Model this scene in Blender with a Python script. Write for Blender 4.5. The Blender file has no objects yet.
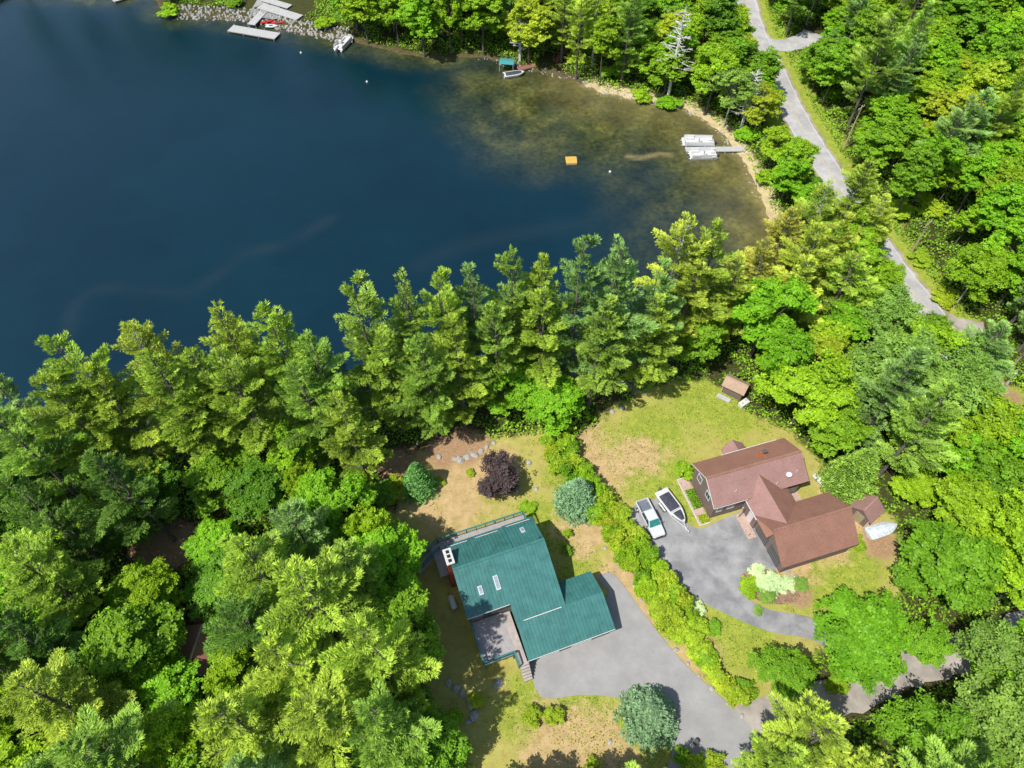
import bpy, math, random
import numpy as np
from mathutils import Vector, Matrix
random.seed(7); RNG = np.random.default_rng(11)
R = math.radians
scene = bpy.context.scene
COL = scene.collection

# ------------------------------------------------------------------ survey
H, F, TH = 84.0, 711.0, R(36.3)
def at(px, py, z=0.0):
    x = (px-512)/F; y = (384-py)/F
    d = (x, y*math.cos(TH)+math.sin(TH), y*math.sin(TH)-math.cos(TH))
    t = (z-H)/d[2]
    return Vector((d[0]*t, d[1]*t, z))
def pix(X, Y, Z):
    z = Z-H
    yc = Y*math.cos(TH)+z*math.sin(TH); zc = Y*math.sin(TH)-z*math.cos(TH)
    return 512+F*X/zc, 384-F*yc/zc
def P(lst): return [tuple(at(*p)[:2]) for p in lst]
def inside(poly, X, Y):
    X = np.asarray(X, float); Y = np.asarray(Y, float); r = np.zeros(X.shape, bool)
    n = len(poly); j = n-1
    for i in range(n):
        xi, yi = poly[i]; xj, yj = poly[j]
        c = ((yi > Y) != (yj > Y)) & (X < (xj-xi)*(Y-yi)/((yj-yi) if yj != yi else 1e-9)+xi)
        r ^= c; j = i
    return r
def dist_line(pts, X, Y, closed=False):
    X = np.asarray(X, float); Y = np.asarray(Y, float)
    d = np.full(X.shape, 1e9)
    seq = list(zip(pts[:-1], pts[1:])) + ([(pts[-1], pts[0])] if closed else [])
    for (ax, ay), (bx, by) in seq:
        vx, vy = bx-ax, by-ay; L = vx*vx+vy*vy+1e-9
        t = np.clip(((X-ax)*vx+(Y-ay)*vy)/L, 0, 1)
        d = np.minimum(d, np.hypot(X-ax-t*vx, Y-ay-t*vy))
    return d
def smooth(pts, n=6, closed=False):
    out = []; N = len(pts)
    rng = range(N) if closed else range(N-1)
    for i in rng:
        p = [pts[(i+k) % N] if closed else pts[max(0, min(N-1, i+k))] for k in (-1, 0, 1, 2)]
        for s in range(n):
            t = s/n
            out.append(tuple(.5*((2*p[1][a])+(-p[0][a]+p[2][a])*t+(2*p[0][a]-5*p[1][a]+4*p[2][a]-p[3][a])*t*t+(-p[0][a]+3*p[1][a]-3*p[2][a]+p[3][a])*t**3) for a in (0, 1)))
    if not closed: out.append(tuple(pts[-1]))
    return out
SHORE_PX = [(150,-8),(165,8),(185,13),(225,15),(262,20),(300,30),(345,37),(400,50),(440,56),(480,54),(520,65),(560,73),
            (600,88),(640,97),(680,104),(708,118),(728,136),(742,155),(755,178),(766,203),(773,235),(770,262),(745,290),
            (700,318),(660,345),(600,368),(500,388),(400,402),(300,415),(200,428),(100,442),(0,448)]
SH = smooth(P(SHORE_PX), 4)
RIGHT_SHORE = P([(545,71),(560,73),(600,88),(640,97),(680,104),(708,118),(728,136),(742,155),(755,178),(766,203),(773,235),(770,262)])
LAKE = SH + [(-170, 44), (-400, 60), (-400, 260), (-190, 205), (-130, 185)] + P([(60,-10),(110,-6)])
WATER_Z = -0.7
def fnoise(X, Y, s, seed=0):
    r = np.random.default_rng(seed+5); o = np.zeros_like(np.asarray(X, float))
    for k in range(7):
        a = r.uniform(0, 6.28); f = s*r.uniform(.5, 2.2)
        o += np.sin((np.cos(a)*X+np.sin(a)*Y)*f+r.uniform(0, 6.28)+1.3*np.sin((np.sin(a)*X-np.cos(a)*Y)*f*.7+k))
    return o/7*1.6
def sdist(X, Y):
    d = dist_line(LAKE, X, Y, True); ins = inside(LAKE, X, Y)
    return np.where(ins, -d, d)+fnoise(X, Y, 1.1, 3)*.5
def gzf(X, Y):
    s = sdist(X, Y)
    z = np.where(s > 0, -WATER_Z*0+np.clip(-.7+s*.28, -.7, 0), np.clip(-.7+s*.16, -4.5, 0))
    return z
def gz(x, y): return float(gzf(np.array([x]), np.array([y]))[0])

# ------------------------------------------------------------------ materials
def nn(nt, t, **k):
    n = nt.nodes.new(t)
    for a, v in k.items(): setattr(n, a, v)
    return n
def base_mat(name):
    m = bpy.data.materials.new(name); m.use_nodes = True; nt = m.node_tree
    return m, nt, nt.nodes['Principled BSDF']
def mat(name, c, rough=.7, var=.18, scale=3.0, bump=.0, metal=0.0, spec=.3, c2=None, fine=True):
    m, nt, b = base_mat(name); L = nt.links
    tc = nn(nt, 'ShaderNodeTexCoord')
    n1 = nn(nt, 'ShaderNodeTexNoise'); n1.inputs['Scale'].default_value = scale; n1.inputs['Detail'].default_value = 8; n1.inputs['Roughness'].default_value = .65
    L.new(tc.outputs['Object'], n1.inputs['Vector'])
    r = nn(nt, 'ShaderNodeValToRGB'); L.new(n1.outputs['Fac'], r.inputs['Fac'])
    a = c2 if c2 else tuple(x*(1-var*1.6) for x in c)
    r.color_ramp.elements[0].color = (*a, 1); r.color_ramp.elements[0].position = .3
    r.color_ramp.elements[1].color = (*[min(1, x*(1+var)) for x in c], 1); r.color_ramp.elements[1].position = .68
    L.new(r.outputs['Color'], b.inputs['Base Color'])
    b.inputs['Roughness'].default_value = rough; b.inputs['Metallic'].default_value = metal
    b.inputs['Specular IOR Level'].default_value = spec
    if bump:
        bp = nn(nt, 'ShaderNodeBump'); bp.inputs['Strength'].default_value = bump; bp.inputs['Distance'].default_value = .05
        n2 = nn(nt, 'ShaderNodeTexNoise'); n2.inputs['Scale'].default_value = scale*9; n2.inputs['Detail'].default_value = 4
        L.new(tc.outputs['Object'], n2.inputs['Vector']); L.new(n2.outputs['Fac'], bp.inputs['Height']); L.new(bp.outputs['Normal'], b.inputs['Normal'])
    return m
def leaf_mat(name, trans=.42, gloss=.06):
    m = bpy.data.materials.new(name); m.use_nodes = True; nt = m.node_tree; L = nt.links; nt.nodes.clear()
    out = nn(nt, 'ShaderNodeOutputMaterial')
    oi = nn(nt, 'ShaderNodeObjectInfo'); at_ = nn(nt, 'ShaderNodeAttribute', attribute_name='var')
    hs = nn(nt, 'ShaderNodeHueSaturation')
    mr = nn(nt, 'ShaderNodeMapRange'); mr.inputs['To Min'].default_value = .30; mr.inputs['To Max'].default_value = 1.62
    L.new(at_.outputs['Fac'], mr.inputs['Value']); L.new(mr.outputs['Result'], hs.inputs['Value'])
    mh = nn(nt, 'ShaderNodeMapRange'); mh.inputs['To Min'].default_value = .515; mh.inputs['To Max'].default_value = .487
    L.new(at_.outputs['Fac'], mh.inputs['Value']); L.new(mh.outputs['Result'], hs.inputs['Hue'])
    L.new(oi.outputs['Color'], hs.inputs['Color'])
    d = nn(nt, 'ShaderNodeBsdfDiffuse'); t = nn(nt, 'ShaderNodeBsdfTranslucent'); g = nn(nt, 'ShaderNodeBsdfGlossy'); g.inputs['Roughness'].default_value = .45
    g.inputs['Color'].default_value = (.8, .85, .75, 1)
    m1 = nn(nt, 'ShaderNodeMixShader'); m1.inputs[0].default_value = trans
    m2 = nn(nt, 'ShaderNodeMixShader'); m2.inputs[0].default_value = gloss
    L.new(hs.outputs['Color'], d.inputs['Color']); L.new(hs.outputs['Color'], t.inputs['Color'])
    L.new(d.outputs[0], m1.inputs[1]); L.new(t.outputs[0], m1.inputs[2]); L.new(m1.outputs[0], m2.inputs[1]); L.new(g.outputs[0], m2.inputs[2])
    L.new(m2.outputs[0], out.inputs['Surface'])
    return m
def shingle_mat(name, c):
    m, nt, b = base_mat(name); L = nt.links
    tc = nn(nt, 'ShaderNodeTexCoord')
    n1 = nn(nt, 'ShaderNodeTexNoise'); n1.inputs['Scale'].default_value = 7; n1.inputs['Detail'].default_value = 9; n1.inputs['Roughness'].default_value = .8
    L.new(tc.outputs['Object'], n1.inputs['Vector'])
    n3 = nn(nt, 'ShaderNodeTexNoise'); n3.inputs['Scale'].default_value = .7; n3.inputs['Detail'].default_value = 4
    L.new(tc.outputs['Object'], n3.inputs['Vector'])
    r = nn(nt, 'ShaderNodeValToRGB'); L.new(n1.outputs['Fac'], r.inputs['Fac'])
    r.color_ramp.elements[0].color = (*[x*.72 for x in c], 1); r.color_ramp.elements[0].position = .35
    r.color_ramp.elements[1].color = (*[x*1.2 for x in c], 1); r.color_ramp.elements[1].position = .65
    mx = nn(nt, 'ShaderNodeMix', data_type='RGBA', blend_type='MULTIPLY'); mx.inputs['Factor'].default_value = .35
    L.new(r.outputs['Color'], mx.inputs['A']); L.new(n3.outputs['Fac'], mx.inputs['B'])
    wv = nn(nt, 'ShaderNodeTexWave', bands_direction='Z', wave_type='BANDS'); wv.inputs['Scale'].default_value = 3.1; wv.inputs['Distortion'].default_value = .6
    L.new(tc.outputs['Object'], wv.inputs['Vector'])
    m2 = nn(nt, 'ShaderNodeMix', data_type='RGBA', blend_type='MULTIPLY'); m2.inputs['Factor'].default_value = .18
    L.new(mx.outputs['Result'], m2.inputs['A']); L.new(wv.outputs['Color'], m2.inputs['B'])
    L.new(m2.outputs['Result'], b.inputs['Base Color']); b.inputs['Roughness'].default_value = .85; b.inputs['Specular IOR Level'].default_value = .3
    return m
def plank_mat(name, c, scale=3.5, dirn='X'):
    m, nt, b = base_mat(name); L = nt.links
    tc = nn(nt, 'ShaderNodeTexCoord')
    wv = nn(nt, 'ShaderNodeTexWave', bands_direction=dirn, wave_type='BANDS'); wv.inputs['Scale'].default_value = scale
    n1 = nn(nt, 'ShaderNodeTexNoise'); n1.inputs['Scale'].default_value = 2.2; n1.inputs['Detail'].default_value = 8
    L.new(tc.outputs['Object'], wv.inputs['Vector']); L.new(tc.outputs['Object'], n1.inputs['Vector'])
    r = nn(nt, 'ShaderNodeValToRGB'); L.new(wv.outputs['Fac'], r.inputs['Fac'])
    r.color_ramp.elements[0].color = (*[x*.45 for x in c], 1); r.color_ramp.elements[0].position = .0
    r.color_ramp.elements[1].color = (*c, 1); r.color_ramp.elements[1].position = .22
    mx = nn(nt, 'ShaderNodeMix', data_type='RGBA', blend_type='MULTIPLY'); mx.inputs['Factor'].default_value = .4
    L.new(r.outputs['Color'], mx.inputs['A']); L.new(n1.outputs['Fac'], mx.inputs['B'])
    L.new(mx.outputs['Result'], b.inputs['Base Color']); b.inputs['Roughness'].default_value = .8
    return m
M = dict(
 leaf=leaf_mat('leaf', .33, .018), needle=leaf_mat('needle', .25, .02),
 bark=mat('pine_bark', (.17,.145,.125), .9, .35, 4, .6), greybark=mat('grey_bark', (.38,.36,.33), .9, .3, 4, .4),
 deadwood=mat('bleached_deadwood', (.62,.60,.56), .9, .2, 4), darkbark=mat('dark_bark', (.13,.11,.09), .9, .3, 4, .5),
 groof=mat('green_metal_roof', (.055,.19,.175), .38, .16, .9, .04, 0, .5), gtrim=mat('green_painted_wood', (.05,.2,.19), .6, .15, 3),
 gwall=plank_mat('green_house_clapboard', (.30,.30,.27), 3.5, 'Z'),
 white=mat('white_paint', (.62,.62,.60), .45, .12, 3), whitemetal=mat('white_metal', (.7,.72,.74), .35, .08, 5, 0, .1, .5),
 broof=shingle_mat('brown_shingles', (.40,.205,.145)), bwall=plank_mat('brown_clapboard', (.27,.195,.175), 3.5, 'Z'),
 proof=shingle_mat('rose_and_sunlit_shingles', (.44,.255,.22)),  # light-tinted copy of the brown shingles; also colours shed and bay roofs
 brick=mat('red_brick', (.33,.07,.045), .85, .3, 9, .3), glass=mat('window_glass', (.05,.075,.09), .08, .3, 1.2, 0, 0, .8),
 skyglass=mat('skylight_glass', (.35,.42,.46), .12, .2, 1.5, 0, 0, .8), tint=mat('tinted_windscreen', (.03,.22,.2), .08, .2, 2, 0, 0, .8),
 black=mat('black_rubber', (.02,.02,.022), .7, .2, 6), darkcover=mat('charcoal_canvas', (.06,.065,.085), .8, .25, 3, .2),
 deck=plank_mat('weathered_deck_boards', (.50,.46,.455), 5.5, 'X'), concrete=mat('concrete', (.42,.37,.34), .9, .15, 2.2, .3),
 dock=plank_mat('grey_dock_boards', (.62,.62,.6), 4.5, 'X'), reddock=plank_mat('red_brown_dock_boards', (.40,.16,.12), 4.5, 'X'),
 pontoon=mat('pontoon_aluminium', (.55,.57,.6), .3, .1, 4, 0, .7, .5), vinyl=mat('pale_vinyl', (.66,.65,.63), .5, .1, 6),
 yellow=plank_mat('yellow_raft_boards', (.85,.52,.10), 3, 'X'), teal=mat('teal_canvas', (.06,.30,.30), .7, .15, 5), red=mat('red_plastic', (.55,.04,.03), .4, .2, 4),
 carpaint=mat('white_car_paint', (.62,.64,.66), .22, .02, 1, 0, 0, .7), greyplastic=mat('grey_plastic', (.1,.105,.11), .6, .15, 6),
 bedliner=mat('bed_liner', (.16,.18,.21), .7, .2, 4, .2), chrome=mat('chrome', (.55,.57,.6), .2, .05, 3, 0, .9, .5),
 rock=mat('pale_granite', (.42,.40,.365), .9, .25, 3, .6), pole=mat('weathered_pole', (.42,.34,.22), .85, .2, 5, .2),
 tanroof=shingle_mat('tan_worn_shingles', (.60,.42,.30)), lamp=mat('lamp_glass', (.8,.8,.75), .2, .03, 2),
 tarp=mat('pale_tarp', (.60,.66,.70), .5, .2, 3, .4), gold=mat('painted_line_yellow', (.58,.50,.26), .8, .3, 4), linewhite=mat('painted_line_white', (.6,.6,.58), .8, .3, 4),
 rust=mat('rusty_flashing', (.5,.14,.05), .8, .4, 8), mulch=mat('mulch', (.30,.19,.12), .95, .35, 3, .5), pavers=mat('pink_pavers', (.5,.36,.3), .9, .2, 4, .3),
)

# ------------------------------------------------------------------ mesh helper
class MB:
    def __init__(s): s.v = []; s.f = []; s.m = []; s.mats = []
    def mi(s, m):
        if m not in s.mats: s.mats.append(m)
        return s.mats.index(m)
    def poly(s, pts, m):
        i = len(s.v); s.v += [tuple(p) for p in pts]; s.f.append(tuple(range(i, i+len(pts)))); s.m.append(s.mi(m))
    def solid(s, vs, fs, m):
        i = len(s.v); s.v += [tuple(p) for p in vs]
        for f in fs: s.f.append(tuple(i+k for k in f)); s.m.append(s.mi(m))
    def box(s, c, d, m, rz=0, rx=0, ry=0, taper=1.0):
        mt = Matrix.Translation(c) @ Matrix.Rotation(rz, 4, 'Z') @ Matrix.Rotation(ry, 4, 'Y') @ Matrix.Rotation(rx, 4, 'X')
        vs = []
        for z in (-.5, .5):
            k = taper if z > 0 else 1
            for x, y in ((-.5,-.5),(.5,-.5),(.5,.5),(-.5,.5)): vs.append(mt @ Vector((x*d[0]*k, y*d[1]*k, z*d[2])))
        s.solid(vs, [(3,2,1,0),(4,5,6,7),(0,1,5,4),(1,2,6,5),(2,3,7,6),(3,0,4,7)], m)
    def bevbox(s, c, d, m, b=.06, rz=0):
        hx, hy, hz = d[0]/2, d[1]/2, d[2]/2; rings = []
        for zz, k in ((-hz, b), (-hz+b, 0), (hz-b, 0), (hz, b)):
            X, Y = hx-k, hy-k; q = b if k == 0 else b*.6
            rings.append([(-X+q,-Y,zz),(X-q,-Y,zz),(X,-Y+q,zz),(X,Y-q,zz),(X-q,Y,zz),(-X+q,Y,zz),(-X,Y-q,zz),(-X,-Y+q,zz)])
        mt = Matrix.Translation(c) @ Matrix.Rotation(rz, 4, 'Z')
        s.loft([[mt @ Vector(p) for p in r] for r in rings], m)
    def loft(s, rings, m, cap=True, closed=True):
        i = len(s.v); n = len(rings[0]); k = s.mi(m)
        for r in rings: s.v += [tuple(p) for p in r]
        for a in range(len(rings)-1):
            for j in range(n if closed else n-1):
                s.f.append((i+a*n+j, i+a*n+(j+1) % n, i+(a+1)*n+(j+1) % n, i+(a+1)*n+j)); s.m.append(k)
        if cap:
            s.f.append(tuple(i+j for j in reversed(range(n)))); s.m.append(k)
            e = i+(len(rings)-1)*n; s.f.append(tuple(e+j for j in range(n))); s.m.append(k)
    def tube(s, pts, rad, m, n=6):
        pts = [Vector(p) for p in pts]
        if not hasattr(rad, '__len__'): rad = [rad]*len(pts)
        rings = []
        for i, p in enumerate(pts):
            d = (pts[min(i+1, len(pts)-1)]-pts[max(i-1, 0)]).normalized()
            a = d.cross(Vector((0, 0, 1)) if abs(d.z) < .9 else Vector((1, 0, 0))).normalized(); b = d.cross(a)
            rings.append([p+(a*math.cos(2*math.pi*k/n)+b*math.sin(2*math.pi*k/n))*rad[i] for k in range(n)])
        s.loft(rings, m)
    def extrude(s, prof, a, b, axis, m):
        # prof: list of (t,z); axis 'u': extruded along u from a to b with t=v
        mk = (lambda e, t, z: (e, t, z)) if axis == 'u' else (lambda e, t, z: (t, e, z))
        s.loft([[mk(a, t, z) for t, z in prof], [mk(b, t, z) for t, z in prof]], m)
    def build(s, name, parent=None, smooth=False):
        me = bpy.data.meshes.new(name); me.from_pydata(s.v, [], s.f)
        for m in s.mats: me.materials.append(m)
        me.polygons.foreach_set('material_index', s.m)
        if smooth: me.polygons.foreach_set('use_smooth', [True]*len(s.f))
        import bmesh
        bm = bmesh.new(); bm.from_mesh(me); bmesh.ops.recalc_face_normals(bm, faces=bm.faces); bm.to_mesh(me); bm.free()
        o = bpy.data.objects.new(name, me); COL.objects.link(o)
        if parent: o.parent = parent
        return o
def tag(o, label, cat, group=None, kind=None):
    if label: o['label'] = label
    if cat: o['category'] = cat
    if group: o['group'] = group
    if kind: o['kind'] = kind
    return o
def thing(name, label, cat, loc=(0,0,0), rz=0, group=None):
    o = bpy.data.objects.new(name, None); COL.objects.link(o); o.empty_display_size = .3
    o.location = loc; o.rotation_euler = (0, 0, rz)
    return tag(o, label, cat, group)
def dup(root, loc, rz, label=None, scale=None):
    r = root.copy(); COL.objects.link(r); r.location = loc; r.rotation_euler = (0, 0, rz)
    if label: r['label'] = label
    if scale: r.scale = scale
    for ch in [c for c in bpy.data.objects if c.parent == root]:
        c = ch.copy(); COL.objects.link(c); c.parent = r
        for g in [x for x in bpy.data.objects if x.parent == ch]:
            d = g.copy(); COL.objects.link(d); d.parent = c
    return r
def struct(o): o['kind'] = 'structure'; return o
def heading(a, b): return math.atan2(b[1]-a[1], b[0]-a[0])

# ------------------------------------------------------------------ zones
LAWN_PX = [
 [(566,446),(600,418),(640,392),(672,380),(710,378),(752,412),(805,440),(832,478),(862,505),(893,520),(905,560),(905,588),(885,618),(830,640),(775,700),(745,718),(690,650),(640,572),(600,500)],
 [(385,520),(396,470),(420,452),(470,440),(545,432),(575,480),(640,572),(700,655),(760,718),(740,745),(700,790),(480,790),(440,720),(400,640)]]
LAWNS = [P(p) for p in LAWN_PX]
GREEN = [(620,450,5),(655,430,6),(700,400,7),(735,415,5),(640,480,4),(690,500,4),(668,480,5),(560,540,3.5),(575,570,3),(545,515,3),(830,565,6),(860,560,4),(815,590,5),(590,720,4),(640,730,5),(540,700,5),(600,700,5),(560,700,5),(740,640,6),(520,720,3),(860,590,4),(560,475,2.5)]
TAN = [(480,470,6),(445,500,6),(580,440,4),(600,465,5),(640,455,4),(580,530,4),(620,575,3),(700,655,3),(655,610,3),(790,560,4),(560,740,5),(610,750,5),(845,500,4),(830,545,3),(870,530,3)]
DIRT = [(466,448,3.5),(400,470,4),(440,455,3),(800,595,2),(880,545,2.5),(160,550,4),(182,545,3),(300,570,3),(1000,392,3),(205,610,2.5)]
ROAD_C = P([(740,-30),(748,10),(755,32),(764,52),(776,76),(789,104),(806,135),(826,167),(848,200),(868,230),(889,262),(907,286),(925,308),(950,348),(975,400),(1003,455),(1035,520)])
SPUR = P([(758,38),(772,45),(790,45),(806,39),(814,33)])
SPUR2 = P([(905,290),(930,312),(955,326),(985,332)])
GRAVEL_C = P([(700,800),(735,735),(770,715),(815,703),(860,690),(895,672),(930,662),(970,652),(1010,636),(1060,615)])
DRIVE_G = [(598,579),(612,573),(628,592),(650,622),(678,657),(705,683),(738,713),(760,742),(790,800),(650,800),(668,768),(672,735),(655,708),(620,698),(580,695),(541,697),(528,661),(518,640),(606,600)]
DRIVE_B = [(630,520),(633,507),(655,499),(672,493),(684,520),(700,529),(716,522),(738,513),(755,508),(790,570),(778,570),(748,574),(740,583),(744,596),(770,610),(812,618),(860,640),(880,665),(850,662),(812,640),(770,632),(730,616),(695,597),(668,570),(648,540)]
SAND_PX = P([(600,90),(640,99),(680,106),(708,120),(728,138),(742,157),(755,180),(766,203)])
ROCKSH = P([(180,12),(225,14),(262,18),(300,27),(345,36)])

# ------------------------------------------------------------------ ground
def axis(a, b, st, far):
    core = np.arange(a, b+st, st); g = [st*1.5]
    while sum(g) < far: g.append(g[-1]*1.6)
    g = np.cumsum(g)
    return np.concatenate([(core[0]-g)[::-1], core, core[-1]+g])
gx = axis(-125, 125, .65, 2500); gy = axis(8, 186, .65, 2500)
X, Y = np.meshgrid(gx, gy); Xf, Yf = X.ravel(), Y.ravel()
S = sdist(Xf, Yf)
Zf = gzf(Xf, Yf)
Zf = Zf + np.where(S > 3, fnoise(Xf, Yf, .6, 9)*.05, 0)
n_x, n_y = len(gx), len(gy)
def grid_faces(nx, ny):
    i = np.arange(nx-1)[None, :]+np.arange(ny-1)[:, None]*nx
    return np.stack([i, i+1, i+1+nx, i+nx], -1).reshape(-1, 4)
def np_mesh(name, V, Fq, mats, attrs=None, matidx=None, smooth=False):
    me = bpy.data.meshes.new(name)
    me.vertices.add(len(V)); me.vertices.foreach_set('co', np.asarray(V, np.float32).ravel())
    me.loops.add(Fq.size); me.loops.foreach_set('vertex_index', Fq.astype(np.int32).ravel())
    k = Fq.shape[1]
    me.polygons.add(len(Fq)); me.polygons.foreach_set('loop_start', np.arange(0, Fq.size, k, dtype=np.int32))
    me.polygons.foreach_set('loop_total', np.full(len(Fq), k, np.int32))
    for m in mats: me.materials.append(m)
    if matidx is not None: me.polygons.foreach_set('material_index', matidx)
    me.update(calc_edges=True)
    if smooth: me.polygons.foreach_set('use_smooth', np.ones(len(Fq), bool))
    for n, (dom, typ, arr) in (attrs or {}).items():
        a = me.attributes.new(n, typ, dom)
        a.data.foreach_set('color' if typ == 'FLOAT_COLOR' else 'value', np.asarray(arr, np.float32).ravel())
    return me
def blob(lst, X, Y, wob=1.0):
    o = np.zeros(X.shape)
    for px, py, r in lst:
        c = at(px, py); d = np.hypot(X-c.x, Y-c.y)/r + fnoise(X, Y, .9, int(px))*.25*wob
        o = np.maximum(o, np.clip(1.4-d*1.1, 0, 1))
    return o
lawn = np.zeros(Xf.shape)
for L_ in LAWNS:
    d = dist_line(L_, Xf, Yf, True); ins = inside(L_, Xf, Yf)
    lawn = np.maximum(lawn, np.clip(.5+np.where(ins, d, -d)/2.2+fnoise(Xf, Yf, 1.0, 2)*.5, 0, 1))
rd = dist_line(ROAD_C, Xf, Yf); verge = np.clip((7.5+fnoise(Xf, Yf, .6, 4)*1.5-rd)/1.5, 0, 1)
green = np.maximum(blob(GREEN, Xf, Yf)*.9, verge)
lawn = np.maximum(lawn, verge)
tan = blob(TAN, Xf, Yf); dirt = blob(DIRT, Xf, Yf)
sand = np.clip((2.4-np.abs(S-.6))/1.2, 0, 1)*np.clip((6-dist_line(SAND_PX, Xf, Yf))/3, 0, 1)
C = np.stack([lawn, green, tan, np.ones_like(lawn)], -1)
C2 = np.stack([dirt, sand, np.clip((1.3-S)/1.2, 0, 1), np.ones_like(lawn)], -1)
def ground_material():
    m, nt, b = base_mat('ground_earth_and_grass'); L = nt.links
    a1 = nn(nt, 'ShaderNodeAttribute', attribute_name='zones'); a2 = nn(nt, 'ShaderNodeAttribute', attribute_name='zones2')
    s1 = nn(nt, 'ShaderNodeSeparateColor'); s2 = nn(nt, 'ShaderNodeSeparateColor'); L.new(a1.outputs['Color'], s1.inputs[0]); L.new(a2.outputs['Color'], s2.inputs[0])
    tc = nn(nt, 'ShaderNodeTexCoord')
    def noise(sc, det=8, ro=.65):
        n = nn(nt, 'ShaderNodeTexNoise'); n.inputs['Scale'].default_value = sc; n.inputs['Detail'].default_value = det; n.inputs['Roughness'].default_value = ro
        L.new(tc.outputs['Object'], n.inputs['Vector']); return n.outputs['Fac']
    def ramp(fac, stops):
        r = nn(nt, 'ShaderNodeValToRGB'); L.new(fac, r.inputs['Fac']); e = r.color_ramp.elements
        for i, (p, c) in enumerate(stops):
            x = e[i] if i < 2 else e.new(p); x.position = p; x.color = (*c, 1)
        return r.outputs['Color']
    def mix(f, a, c, bt='MIX'):
        x = nn(nt, 'ShaderNodeMix', data_type='RGBA', blend_type=bt)
        if isinstance(f, float): x.inputs['Factor'].default_value = f
        else: L.new(f, x.inputs['Factor'])
        L.new(a, x.inputs['A']); L.new(c, x.inputs['B']); return x.outputs['Result']
    def msk(mask, nz, gain=3.0, off=-.5):
        # mask broken up by noise
        a = nn(nt, 'ShaderNodeMath', operation='MULTIPLY_ADD'); L.new(mask, a.inputs[0]); a.inputs[1].default_value = 1.0; 
        c = nn(nt, 'ShaderNodeMath', operation='MULTIPLY_ADD'); L.new(nz, c.inputs[0]); c.inputs[1].default_value = 1.5; c.inputs[2].default_value = -.75
        L.new(c.outputs[0], a.inputs[2])
        d = nn(nt, 'ShaderNodeMapRange'); d.inputs['From Min'].default_value = .25; d.inputs['From Max'].default_value = .75; L.new(a.outputs[0], d.inputs['Value'])
        return d.outputs['Result']
    n_f = noise(9, 10, .8); n_m = noise(.9, 10, .7); n_l = noise(.22, 6, .6); n_d = noise(2.6, 10, .75)
    forest = ramp(n_d, [(.3, (.035,.028,.014)), (.7, (.17,.115,.06)), (.5, (.06,.07,.02))])
    dry = ramp(n_m, [(.3, (.36,.30,.085)), (.7, (.60,.48,.20)), (.5, (.50,.43,.13))])
    grn = ramp(n_m, [(.3, (.20,.29,.03)), (.7, (.45,.47,.08))])
    tanc = ramp(n_m, [(.3, (.42,.30,.13)), (.7, (.68,.49,.25))])
    dirtc = ramp(n_d, [(.3, (.27,.16,.085)), (.7, (.55,.36,.21))])
    sandc = ramp(n_m, [(.3, (.42,.32,.16)), (.7, (.68,.56,.32))])
    bank = ramp(n_d, [(.3, (.05,.04,.02)), (.7, (.22,.16,.09))])
    lw = mix(msk(n_l, n_m), dry, grn)
    lw = mix(.55, dry, lw)
    lw = mix(msk(s1.outputs[1], n_m), lw, grn)
    lw = mix(msk(s1.outputs[2], n_m), lw, tanc)
    c = mix(msk(s1.outputs[0], n_d), forest, lw)
    c = mix(msk(s2.outputs[0], n_d), c, dirtc)
    c = mix(s2.outputs[2], c, bank)
    c = mix(msk(s2.outputs[1], n_m), c, sandc)
    fine = ramp(n_f, [(.25, (.62,.62,.62)), (.75, (1.2,1.2,1.2))])
    c = mix(1.0, c, fine, 'MULTIPLY')
    L.new(c, b.inputs['Base Color']); b.inputs['Roughness'].default_value = 1; b.inputs['Specular IOR Level'].default_value = .1
    bp = nn(nt, 'ShaderNodeBump'); bp.inputs['Strength'].default_value = .6; bp.inputs['Distance'].default_value = .12
    L.new(n_f, bp.inputs['Height']); L.new(bp.outputs['Normal'], b.inputs['Normal'])
    return m
me = np_mesh('ground', np.stack([Xf, Yf, Zf], -1), grid_faces(n_x, n_y), [ground_material()],
             {'zones': ('POINT', 'FLOAT_COLOR', C), 'zones2': ('POINT', 'FLOAT_COLOR', C2)}, smooth=True)
go = bpy.data.objects.new('ground', me); COL.objects.link(go); struct(go)

# ------------------------------------------------------------------ lake water
wx = np.concatenate([np.linspace(-420, -126, 25), np.arange(-125, 60, .8)]); wy = np.concatenate([np.arange(44, 186, .8), np.linspace(188, 262, 14)])
WX, WY = np.meshgrid(wx, wy); wxf, wyf = WX.ravel(), WY.ravel()
ws = -sdist(wxf, wyf)
dr = dist_line(RIGHT_SHORE, wxf, wyf)
big = fnoise(wxf, wyf, .05, 21)*9+fnoise(wxf, wyf, .18, 22)*3
sh1 = np.clip(1-(dr+big)/35, 0, 1)**.9
sh2 = np.clip(1-(ws)/9, 0, 1)*.75
shal = np.maximum(sh1, sh2)
WIND = P([(66,330),(72,305),(95,286),(150,288),(185,290),(215,272),(240,252),(285,240),(330,215)]); WIND2 = P([(420,262),(455,245),(510,232),(600,215),(655,180)])
streak = np.clip(1-dist_line(smooth(WIND, 5), wxf, wyf)/2.2, 0, 1)*.6*(.6+.4*fnoise(wxf, wyf, .3, 5))+np.clip(1-dist_line(smooth(WIND2, 5), wxf, wyf)/3, 0, 1)*.4
BAR = P([(628,153),(640,155),(660,151),(672,152)]); bar = np.clip(1-dist_line(BAR, wxf, wyf)/1.0, 0, 1)
edge = np.clip(1-ws/3.0, 0, 1)*np.clip((8-dist_line(SAND_PX, wxf, wyf))/4, 0, 1)
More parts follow.
